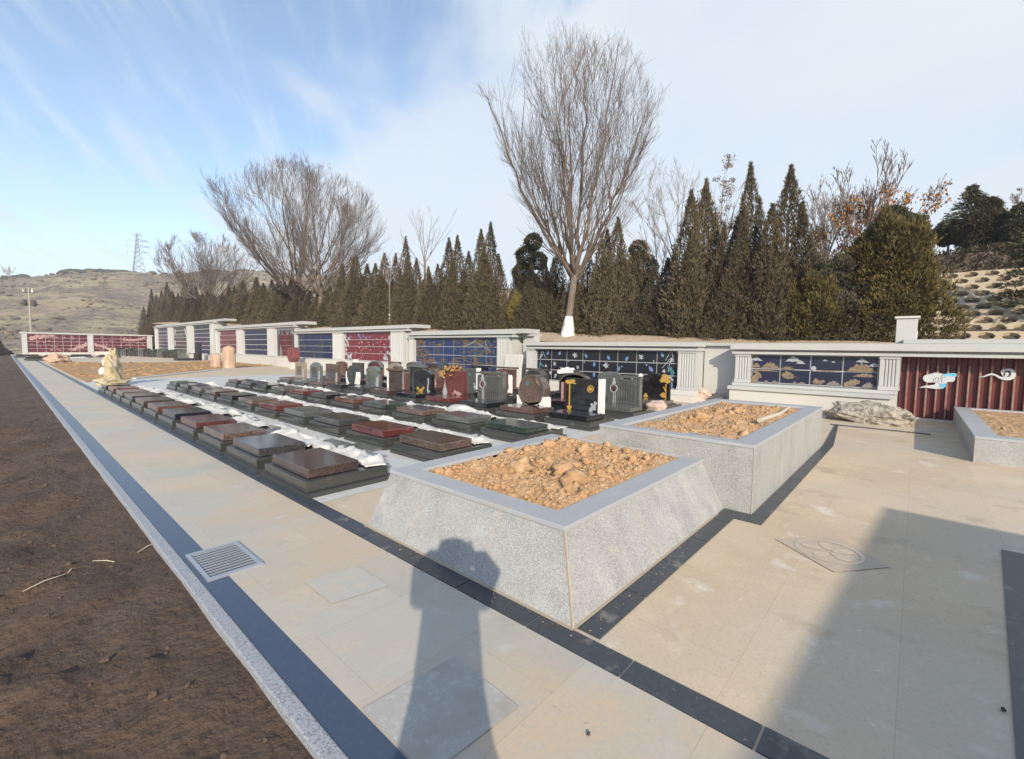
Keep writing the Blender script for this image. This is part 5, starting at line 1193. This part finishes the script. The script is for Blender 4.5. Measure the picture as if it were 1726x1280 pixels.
# ------------------------------------------------------------------ bare trees
def bare_tree(name, label, loc, H, seed, mains, spread, fork, r0, white=True, m=None, levels=3, lean=(0,0), twig=.010, kids=(7,7,6), curve=.05, lens=(1,.52,.42,.5), stems=None, group='bare willows', upb=.10, cat='willow', flat=1.0):
    r = random.Random(seed); t = thing(name, label, cat, loc, group); m = m or MT['bark_w']
    tr = MB(); lb = MB(); tips = []
    stems = stems or [(0,0,lean[0],lean[1])]
    def grow(p, d, L, rad, lv):
        n = 6 if lv == 0 else 5 if lv == 1 else 4
        path = [p]; rads = [rad]; dd = d.copy(); q = p.copy()
        for i in range(n):
            dd = (dd + Vector((r.gauss(0,curve), r.gauss(0,curve), r.gauss(0,curve*.6)+upb*(.5+.5*lv/3)))).normalized()
            q = q + dd*(L/n); path.append(q.copy()); rads.append(max(twig*.7, rad*(1-.80*(i+1)/n)))
        lb.tube(path, rads, 5 if lv < 2 else 3, cap=False)
        tips.append((q.copy(), dd.copy(), lv))
        if lv >= levels: return
        for k in range(kids[min(lv,len(kids)-1)]):
            f = r.uniform(.18,.97) if lv else r.uniform(.14,.95); i = min(n-1, int(f*n)); ff = f*n-i
            b0 = path[i].lerp(path[i+1], ff); base = (path[i+1]-path[i]).normalized()
            ax = base.cross(Vector((r.gauss(0,1),r.gauss(0,1),r.gauss(0,1)))).normalized()
            ang = R_(r.uniform(14,38)); nd = (Matrix.Rotation(ang, 3, ax) @ base)
            grow(b0, nd, L*lens[lv+1 if lv+1 < len(lens) else -1]*(1.15-.55*f)*r.uniform(.8,1.2), max(twig, rads[i]*(.50)), lv+1)
    for (sx, sy, lx, ly) in stems:
        top = Vector((sx+lx, sy+ly, fork))
        pth = [Vector((sx,sy,-.4)), Vector((sx+lx*.1,sy+ly*.1,.5)), Vector((sx+lx*.5,sy+ly*.45,fork*.6)), top]
        tr.tube(pth, [r0*1.35, r0*1.05, r0*.9, r0*.85], 10)
        for k in range(mains):
            az = 2*math.pi*(k+r.uniform(-.3,.3))/mains*1.0 + seed; el = R_(spread*((k % 3)+.6)/2.6*r.uniform(.85,1.1))
            d = Vector((math.sin(el)*math.cos(az)*flat, math.sin(el)*math.sin(az), math.cos(el))).normalized()
            grow(top - Vector((0,0,r.uniform(0,.35)*fork*.25)), d, (H-fork)*(1.02-.22*math.sin(el))*r.uniform(.86,1.04), r0*.42, 0)
    tr.build('trunk', MT['bark'], t, smooth=True); lb.build('limbs', m, t)
    if white:
        w = MB()
        for (sx, sy, lx, ly) in stems: w.tube([(sx,sy,-.35),(sx+lx*.1,sy+ly*.1,.5),(sx+lx*.18,sy+ly*.17,.95)], [r0*1.39,r0*1.10,r0*1.03], 10, cap=False)
        w.build('limewash', MT['limew'], t, smooth=True)
    return t, tips
def willow(label, loc, env, seed, stems, mains, r0, twig, m, white=True, kids=(12,9,5), flare=1.4):
    """bare tree whose limbs sweep out from the fork to a rounded crown; env: (height, half width) pairs of the crown"""
    r = random.Random(seed); t = thing('bare_willow', label, 'willow', loc, 'bare willows'); tr = MB(); lb = MB()
    zs = [e[0] for e in env]; ws = [e[1] for e in env]
    cx = sum(q[0]+q[2] for q in stems)/len(stems); cy = sum(q[1]+q[3] for q in stems)/len(stems)
    def half(z): return float(np.interp(z, zs, ws)) if zs[0] <= z <= zs[-1] else .05
    def irr(a, z): return 1 + .13*math.sin(2*a+seed+z*.5) + .10*math.sin(5*a-seed*2+z*.9) + .07*math.sin(9*a+z*1.7)
    def inside(p): return math.hypot(p.x-cx, p.y-cy) < half(p.z)*irr(math.atan2(p.y-cy, p.x-cx), p.z)
    def run(p, d, lmax, step=.25):
        L = 0
        while L < lmax and inside(p + d*(L+step)): L += step
        return L
    def limb(p, c, q, rad, n, lv):
        path = []
        for i in range(n+1):
            u = i/n; a = p.lerp(c, u); b_ = c.lerp(q, u); v = a.lerp(b_, u)
            if 0 < i: v = v + Vector((r.gauss(0,1), r.gauss(0,1), r.gauss(0,1)))*(.022*(q-p).length/n**.5)
            path.append(v)
        lb.tube(path, [max(twig*.75, rad*(1-.85*i/n)) for i in range(n+1)], 6 if lv == 0 else 4 if lv == 1 else 3, cap=False)
        return path
    def branch(path, rad, lv):
        n = len(path)-1
        for k in range(kids[lv]):
            f = r.uniform(.12,.97) if lv == 0 else r.uniform(.08,.96)
            i = min(n-1, int(f*n)); p = path[i].lerp(path[i+1], f*n-i); d0 = (path[i+1]-path[i]).normalized()
            ax = d0.cross(Vector((r.gauss(0,1),r.gauss(0,1),r.gauss(0,1)))).normalized()
            d = (Matrix.Rotation(R_(r.uniform(13,36)), 3, ax) @ d0 + Vector((0,0,.12))).normalized()
            L = run(p, d, (4.2, 1.9, 1.0)[lv]*scale)
            if L < .3: L = .3 + .4*r.random()
            L *= r.uniform(.75,1.05) if lv < 2 else r.uniform(.5,1.1)
            q = p + d*L + Vector((0,0,.10*L)); c = p + d*(L*.5) - Vector((0,0,.02*L))
            rr = max(twig, rad*(1-.8*f)*.5)
            pp = limb(p, c, q, rr, (8,5,3)[lv], lv+1)
            if lv+1 < len(kids): branch(pp, rr, lv+1)
    H = zs[-1]; scale = H/13.0
    for (sx, sy, lx, ly, fork) in stems:
        top = Vector((sx+lx, sy+ly, fork))
        tr.tube([Vector((sx,sy,-.5)), Vector((sx,sy,.05)), Vector((sx+lx*.15,sy+ly*.15,.8)), Vector((sx+lx*.55,sy+ly*.5,fork*.62)), top], [r0*flare*1.1, r0*flare, r0, r0*.9, r0*.85], 10)
        for k in range(mains):
            az = 2*math.pi*(k*.618034) + seed; z = zs[0] + (H-zs[0])*(.30+.68*((k+.5)/mains)**.8)
            ww = half(z)*irr(az, z)*(r.uniform(.82,1.0) if k < mains*.7 else r.uniform(.1,.8))
            q = Vector((cx+ww*math.cos(az), cy+ww*math.sin(az), z)); v = q-top
            c = top + Vector((v.x*.58, v.y*.58, v.z*.36)); c.x += (top.x-cx)*.1
            p = top - Vector((0,0,r.uniform(0,.3)*fork*.4))
            rad = r0*r.choice([.26,.30,.36,.48,.55]); branch(limb(p, c, q, rad, 12, 0), rad, 0)
    tr.build('trunk', MT['bark'], t, smooth=True); lb.build('limbs', m, t)
    if white:
        w = MB()
        for (sx, sy, lx, ly, fork) in stems: w.tube([Vector((sx,sy,-.45)), Vector((sx,sy,.05)), Vector((sx+lx*.155,sy+ly*.155,.85))], [r0*flare*1.12, r0*flare*1.03, r0*1.03], 10, cap=False)
        w.build('limewash', MT['limew'], t, smooth=True)
    return t
X = 17.0; P = on_x(957, 566, X)
willow('tallest bare fan-shaped willow with white-painted foot', (X, P.y, terr_z(X,P.y)), [(2.3,.4),(3.5,1.8),(5.0,3.1),(7,3.5),(9.2,3.85),(11,3.2),(12.2,2.2),(12.7,.6)], 3, [(0,0,.15,-.2,2.7)], 18, .17, .0056, MT['bark_w'], kids=(9,6,4), flare=1.9)
X = 18.2; P = on_x(533, 549, X)
willow('broad bare willow with two trunks and white-painted foot', (X, P.y, terr_z(X,P.y)), [(2.0,1.2),(3.4,3.2),(4.6,5.0),(6.4,6.6),(8.9,7.4),(11.2,6.2),(12.9,4.2),(14.0,1.2)], 8, [(0,-.3,.1,-.6,2.8),(.6,3.2,-.2,1.2,2.6)], 17, .20, .0085, MT['bark_w'], kids=(9,6,4))
X = 19.5; P = on_x(352, 545, X)
willow('smaller bare willow at the left end of the tree row', (X, P.y, terr_z(X,P.y)), [(1.8,.6),(3.2,2.8),(4.8,4.8),(6.5,6.2),(8.5,6.4),(10.3,5.2),(11.6,3.2),(12.3,1.0)], 15, [(0,0,0,0,2.4)], 20, .22, .0135, MT['bark_w'], white=False, kids=(9,6,3))
X = 17.8; P = on_x(657, 553, X)
bare_tree('bare_sapling', 'thin bare sapling with white-painted foot before the hedge', (X, P.y, terr_z(X,P.y)), 5.4, 17, 5, 50, 3.0, .06, kids=(4,3,2), m=MT['bark_g'], twig=.008, group='bare saplings', cat='sapling', levels=2)
X = 19.6; P = on_x(716, 540, X)
bare_tree('bare_sapling', 'slender bare sapling spreading above the hedge between cypress tips', (X, P.y, terr_z(X,P.y)), 8.4, 19, 6, 45, 4.6, .09, kids=(5,3,2), m=MT['bark_g'], twig=.009, group='bare saplings', white=False, cat='sapling', levels=2)
X = 20.3; P = on_x(1092, 540, X)
bare_tree('bare_sapling', 'leaning bare sapling beside the round-topped clipped conifer', (X, P.y, terr_z(X,P.y)), 6.4, 23, 5, 45, 2.6, .07, kids=(6,4,3), m=MT['bark_g'], twig=.007, group='bare saplings', white=False, lean=(0,-.5), cat='sapling', levels=3)
X = 20.5; P = on_x(1140, 545, X)
bare_tree('bare_sapling', 'twiggy bare sapling left of the seed-cluster pair of cypresses', (X, P.y, terr_z(X,P.y)), 7.6, 29, 6, 40, 3.0, .08, kids=(6,4,3), m=MT['bark_g'], twig=.007, group='bare saplings', white=False, cat='sapling', levels=3)
X = 20.6; P = on_x(1205, 545, X)
t, tips = bare_tree('seed_tree', 'bare tree with brown seed clusters rising behind the cypress pair', (X, P.y, terr_z(X,P.y)), 7.0, 37, 7, 52, 3.2, .10, kids=(4,3,2), m=MT['bark_g'], twig=.009, group=None, white=False, cat='tree', levels=2)
rng = np.random.default_rng(4); C, D, L = [], [], []
for (q, d, lv) in tips:
    if lv == 2 and rng.uniform() < .45 and q.z > 3.5:
        n = 45; C.append(np.array(q)+rng.normal(0,.10,(n,3))*np.array([1,1,.6])); D.append(rng.normal(0,1,(n,3))); L.append(rng.uniform(.04,.10,n))
v, q = sprays(rng, np.concatenate(C), np.concatenate(D), np.concatenate(L), np.concatenate(L)*.35); np_mesh('seed_clusters', v, q, MT['seed'], t)
X = 29.0; P = on_x(1448, 452, X)
t, tips = bare_tree('autumn_tree', 'spreading tree with orange dry leaves, above the junipers at the right', (X, P.y, terr_z(X,P.y)), 5.7, 41, 8, 58, .9, .12, kids=(8,6,3), m=MT['bark_w'], twig=.013, group=None, white=False, cat='tree', lean=(0,-.2), upb=.13)
C, D, L = [], [], []
for (q, d, lv) in tips:
    if lv >= 2 and rng.uniform() < .42 and .8 < q.z < 4.6:
        n = 4; C.append(np.array(q)+rng.normal(0,.10,(n,3))-np.array(d)*rng.uniform(0,.5)); D.append(rng.normal(0,.5,(n,3))+np.array([0,0,-.9])); L.append(rng.uniform(.10,.20,n))
v, q = sprays(rng, np.concatenate(C), np.concatenate(D), np.concatenate(L), np.concatenate(L)*.34); np_mesh('dry_leaves', v, q, MT['leaf'], t)
n = 1500; pc = np.stack([rng.normal(0,1.0,n), rng.normal(.3,1.9,n), rng.uniform(.1,1.7,n)],1)
X = 33; P = on_x(1392, 440, X)
bare_tree('bare_willow', 'pale bare tree behind the orange-leaved tree', (X, P.y, terr_z(X,P.y)), 5.6, 47, 8, 45, 1.6, .16, kids=(7,6,5), m=MT['bark_g'], twig=.011, white=False, upb=.1)
X = 36; P = on_x(1735, 440, X)
bare_tree('bare_willow', 'pale bare tree cut by the right picture edge on the upper terrace', (X, P.y, terr_z(X,P.y)), 4.6, 53, 7, 45, 1.6, .14, kids=(7,6,5), m=MT['bark_g'], twig=.011, white=False, upb=.1)
bb = on_x(12, 480, 14); az = R_(89.3)
bare_tree('bare_willow', 'tiny far bare tree on the hill crest at the left picture edge', (318*math.cos(az), 318*math.sin(az), hill_z(318*math.cos(az), 318*math.sin(az))), 7, 59, 6, 50, 1.6, .2, kids=(5,4,3), m=MT['bark_g'], twig=.05, white=False, levels=2)

hz = bpy.data.materials.new('air'); hz.use_nodes = True; hn = hz.node_tree
for n_ in list(hn.nodes):
    if n_.type == 'BSDF_PRINCIPLED': hn.nodes.remove(n_)
pv = hn.nodes.new('ShaderNodeVolumePrincipled'); pv.inputs['Color'].default_value = (.86,.91,1,1); pv.inputs['Density'].default_value = .0007; pv.inputs['Anisotropy'].default_value = 0
hn.links.new(pv.outputs[0], hn.nodes['Material Output'].inputs['Volume'])
b = MB(); b.box(-930,930,-930,930,-7.4,66); hb = b.build('haze', hz); hb['kind'] = 'stuff'; hb['label'] = 'thin pale haze between the viewpoint and the hills'; hb['category'] = 'haze'

# ------------------------------------------------------------------ behind the camera: the hall and the photographer that cast the two big shadows
hall = thing('granite_hall', 'low granite hall with flat roof standing behind the viewpoint, shading the plaza', 'hall', (1.87,-4.55,0), rz=-.064)
b = MB(); b.box(-11.9,-.14,-5.2,-.18,-6.4,2.62); b.build('wall', MT['stone'], hall)
b = MB(); b.box(-12.06,0,-5.35,0,2.623,2.80); rf = b.build('roof', MT['cap'], hall, bevel=.01)
for x0 in (-10.5,-7.3,-4.1):
    b = MB(); b.box(x0,x0+1.5,-.177,-.13,.0,2.1); b.build('door', MT['gate'], hall)
for x0 in (-8.6,-5.4,-1.8):
    b = MB(); b.box(x0,x0+1.1,-.177,-.14,1.0,2.0); b.build('window', MT['navy_niche_door'], hall)

F = Vector((.752,.659,0)); Rt = Vector((.659,-.752,0))
def pw(f, s, z): return F*f + Rt*s + Vector((0,0,z))
nodes = {'pel':(pw(-.33,0,.95),.115,.10),'bel':(pw(-.33,0,1.12),.105,.095),'che':(pw(-.32,0,1.32),.115,.10),'nek':(pw(-.30,0,1.465),.058,.058),'hd0':(pw(-.285,0,1.53),.075,.085),'hd1':(pw(-.275,0,1.61),.082,.098),'hd2':(pw(-.28,0,1.68),.066,.078)}
edges = [('pel','bel'),('bel','che'),('che','nek'),('nek','hd0'),('hd0','hd1'),('hd1','hd2')]
for s, n in ((1,'r'),(-1,'l')):
    nodes.update({'sh'+n:(pw(-.32,.165*s,1.41),.066,.066),'el'+n:(pw(-.14,.225*s,1.49),.047,.047),'fo'+n:(pw(-.09,.17*s,1.54),.040,.040),'wr'+n:(pw(-.055,.125*s,1.53),.027,.022),'pa'+n:(pw(-.035,.105*s,1.572),.030,.016),
                  'hi'+n:(pw(-.33,.095*s,.88),.098,.098),'kn'+n:(pw(-.30,.105*s,.50),.060,.062),'an'+n:(pw(-.335,.11*s,.06),.042,.045),'ba'+n:(pw(-.24,.12*s,.0),.045,.035),'to'+n:(pw(-.15,.125*s,-.01),.035,.025)})
    edges += [('che','sh'+n),('sh'+n,'el'+n),('el'+n,'fo'+n),('fo'+n,'wr'+n),('wr'+n,'pa'+n),('pel','hi'+n),('hi'+n,'kn'+n),('kn'+n,'an'+n),('an'+n,'ba'+n),('ba'+n,'to'+n)]
    for k in range(4):        # fingers closing on the phone's edge
        z = 1.565+.022*k
        nodes[f'f{k}a{n}'] = (pw(-.030,.097*s,z+.004),.0085,.0085); nodes[f'f{k}b{n}'] = (pw(-.014,.098*s,z+.012),.008,.008); nodes[f'f{k}c{n}'] = (pw(-.008,.090*s,z+.016),.007,.007)
        edges += [('pa'+n,f'f{k}a{n}'),(f'f{k}a{n}',f'f{k}b{n}'),(f'f{k}b{n}',f'f{k}c{n}')]
    nodes['ta'+n] = (pw(-.048,.088*s,1.558),.010,.010); nodes['tb'+n] = (pw(-.040,.070*s,1.575),.009,.009); edges += [('pa'+n,'ta'+n),('ta'+n,'tb'+n)]
names = list(nodes); me = bpy.data.meshes.new('person')
me.from_pydata([nodes[n][0] for n in names], [(names.index(a), names.index(c)) for a, c in edges], []); me.update()
man = bpy.data.objects.new('person', me); COL.objects.link(man)
tag(man, 'person in a dark hooded coat holding up a phone at the viewpoint', 'person')
sk = man.modifiers.new('skin', 'SKIN'); sk.use_smooth_shade = True
for i, n in enumerate(names):
    d = me.skin_vertices[0].data[i]; d.radius = nodes[n][1:]; d.use_root = (n == 'pel')
sb = man.modifiers.new('sub', 'SUBSURF'); sb.levels = 1; sb.render_levels = 1
me.materials.append(mat('skin', (.50,.32,.24), .6))
def shell(name, rings, m, n=20, open_from=99):
    b = MB(); vs = []
    for (c, rx, ry) in rings:
        for k in range(n):
            a = 2*math.pi*k/n; vs.append(c + Rt*(rx*math.cos(a)) + F*(ry*math.sin(a)))
    b.add(vs, [(j*n+k, j*n+(k+1)%n, (j+1)*n+(k+1)%n, (j+1)*n+k) for j in range(len(rings)-1) for k in range(n) if not (open_from <= j < len(rings)-2 and math.sin(2*math.pi*(k+.5)/n) > .62)]); return b.build(name, m, man, smooth=True)
coatm = mat('dark_coat', (.03,.035,.05), .9)
shell('coat', [(pw(-.33,0,.30),.29,.22),(pw(-.33,0,.8),.215,.18),(pw(-.33,0,1.05),.17,.155),(pw(-.33,0,1.25),.172,.15),(pw(-.325,0,1.40),.175,.13),(pw(-.31,0,1.47),.12,.10),(pw(-.305,0,1.50),.085,.09)], coatm)
shell('hood', [(pw(-.32,0,1.44),.17,.12),(pw(-.31,0,1.54),.145,.115),(pw(-.305,0,1.65),.128,.11),(pw(-.30,0,1.75),.095,.09),(pw(-.30,0,1.79),.01,.01)], coatm, 24, 1)
for sd in (1,-1):
    b = MB(); b.lump(pw(-.192,.034*sd,1.625), .012, (1,1,.6), 1, 0, nu=10, nv=6); b.build('eye', MT['ink'], man, smooth=True)
b = MB(); b.lump(pw(-.180,0,1.595), .018, (1,.8,1.4), 2, .05, nu=10, nv=7); b.build('nose', man.data.materials[0], man, smooth=True)
b = MB(); b.lump(pw(-.198,0,1.555), .020, (.6,1.2,.32), 3, .02, nu=10, nv=6); b.build('mouth', MT['rock_r'], man, smooth=True)
for s in (1,-1):
    n = 'r' if s > 0 else 'l'; b = MB(); b.tube([nodes[k+n][0] for k in ('sh','el','fo','wr')], [.10,.085,.07,.05], 12); b.build('sleeve', coatm, man, smooth=True)
    b = MB(); b.tube([nodes[k+n][0]+Vector((0,0,dz)) for k, dz in (('hi',0),('kn',0),('an',0))], [.115,.085,.07], 12); b.build('trouser_leg', mat('dark_trousers', (.03,.03,.035), .9), man, smooth=True)
    b = MB(); b.tube([nodes[k+n][0]+Vector((0,0,0)) for k in ('an','ba','to')], [.055,.055,.045], 10); b.build('shoe', MT['black'], man, smooth=True)
b = MB(); ph = [pw(f_, s_, z_) for f_ in (-.030,-.022) for s_, z_ in ((-.085,1.558),(.085,1.558),(.085,1.640),(-.085,1.640))]
b.add(ph, [(0,3,2,1),(4,5,6,7),(0,1,5,4),(1,2,6,5),(2,3,7,6),(3,0,4,7)]); tag(b.build('phone', MT['black'], bevel=.004), 'black phone held up level in both hands at the viewpoint', 'phone')

# ------------------------------------------------------------------ sky, sun, camera
wd = bpy.data.worlds.new('World'); SC.world = wd; wd.use_nodes = True; nt = wd.node_tree; L = nt.links
bg = nt.nodes['Background']
sky = nt.nodes.new('ShaderNodeTexSky'); sky.sky_type = 'NISHITA'; sky.sun_disc = False
el = math.asin(-SUN.z); sky.sun_elevation = el; sky.sun_rotation = math.atan2(-SUN.x, -SUN.y); sky.altitude = 900; sky.air_density = 1.15; sky.dust_density = .8; sky.ozone_density = 1.6
def N(t, **k):
    n = nt.nodes.new(t)
    for a, v in k.items(): setattr(n, a, v)
    return n
def math_(op, a, c=None, clamp=False):
    n = N('ShaderNodeMath', operation=op, use_clamp=clamp)
    for i, s in enumerate((a, c)):
        if s is None: continue
        if isinstance(s, (int, float)): n.inputs[i].default_value = s
        else: L.new(s, n.inputs[i])
    return n.outputs[0]
def smooth(s, lo, hi):
    n = N('ShaderNodeMapRange', interpolation_type='SMOOTHSTEP'); n.inputs[1].default_value = lo; n.inputs[2].default_value = hi; L.new(s, n.inputs[0]); return n.outputs[0]
dirv = N('ShaderNodeTexCoord').outputs['Generated']
sx = N('ShaderNodeSeparateXYZ'); L.new(dirv, sx.inputs[0])
zz = math_('ADD', math_('MAXIMUM', sx.outputs[2], 0.0), .15)
qx = math_('DIVIDE', sx.outputs[0], zz); qy = math_('DIVIDE', sx.outputs[1], zz)
cq = N('ShaderNodeCombineXYZ'); L.new(qx, cq.inputs[0]); L.new(qy, cq.inputs[1])
def nz(scale, det, rough, rot=0, sc=(1,1,1), dist=0, src=None):
    mp = N('ShaderNodeMapping'); mp.inputs['Rotation'].default_value[2] = rot; L.new((src or cq).outputs[0], mp.inputs[0])
    m2 = N('ShaderNodeMapping'); m2.inputs['Scale'].default_value = sc; L.new(mp.outputs[0], m2.inputs[0])
    n = N('ShaderNodeTexNoise'); n.inputs['Scale'].default_value = scale; n.inputs['Detail'].default_value = det; n.inputs['Roughness'].default_value = rough; n.inputs['Distortion'].default_value = dist
    L.new(m2.outputs[0], n.inputs['Vector']); return n.outputs[0]
zz2 = math_('ADD', math_('MAXIMUM', sx.outputs[2], 0.0), .55); cq2 = N('ShaderNodeCombineXYZ'); L.new(math_('DIVIDE', sx.outputs[0], zz2), cq2.inputs[0]); L.new(math_('DIVIDE', sx.outputs[1], zz2), cq2.inputs[1])
big = nz(1.7, 5, .5, R_(-45), (1,1.5,1), .2)
edge = math_('ADD', qx, math_('MULTIPLY', math_('SUBTRACT', big, .5), 1.1))
veil = math_('MULTIPLY', smooth(edge, .60, .98), math_('ADD', .78, math_('MULTIPLY', smooth(nz(1.1,4,.5,0,(1,1,1),.3), .35, .7), .22)))
streak = math_('MULTIPLY', smooth(nz(4.2, 8, .62, R_(-52), (.75,3.6,1), .55, cq2), .40, .80), smooth(nz(1.3,3,.5), .30, .60))
streak = math_('MULTIPLY', streak, .85)
low = math_('MULTIPLY', smooth(math_('MULTIPLY', sx.outputs[2], -1), -.30, -.02), .50)
inv = lambda s: math_('SUBTRACT', 1.0, s)
cov = inv(math_('MULTIPLY', math_('MULTIPLY', inv(veil), inv(streak)), inv(low)))
cov = inv(math_('MULTIPLY', inv(cov), .90))
mx = N('ShaderNodeMix', data_type='RGBA'); L.new(cov, mx.inputs[0])
sc_ = N('ShaderNodeMix', data_type='RGBA', blend_type='MULTIPLY'); sc_.inputs[0].default_value = 1; L.new(sky.outputs[0], sc_.inputs[6]); sc_.inputs[7].default_value = (1,1,1,1)
L.new(sc_.outputs[2], mx.inputs[6]); mx.inputs[7].default_value = (3.50,3.82,4.14,1)
L.new(mx.outputs[2], bg.inputs[0]); bg.inputs[1].default_value = .15
sun = bpy.data.lights.new('sun', 'SUN'); sun.energy = 3.7; sun.angle = R_(.53); sun.color = (1.0,.89,.73)
so = bpy.data.objects.new('sun', sun); COL.objects.link(so); so.rotation_euler = SUN.to_track_quat('-Z', 'Y').to_euler(); so.location = (-20,-22,20)

cam = bpy.data.cameras.new('camera'); cam.sensor_width = 36; cam.sensor_fit = 'HORIZONTAL'; cam.lens = 36*FPX/1726; cam.clip_start = .03; cam.clip_end = 6000
co = bpy.data.objects.new('camera', cam); COL.objects.link(co)
r = w_of(Vector((1,0,0))); d = w_of(Vector((0,1,0))); f = w_of(Vector((0,0,1)))
co.matrix_world = Matrix(((r.x,-d.x,-f.x,0),(r.y,-d.y,-f.y,0),(r.z,-d.z,-f.z,EYE),(0,0,0,1)))
SC.camera = co
SC.render.engine = 'CYCLES'
SC.view_settings.view_transform = 'Standard'; SC.view_settings.look = 'None'; SC.view_settings.gamma = 1
SC.view_settings.exposure = .64
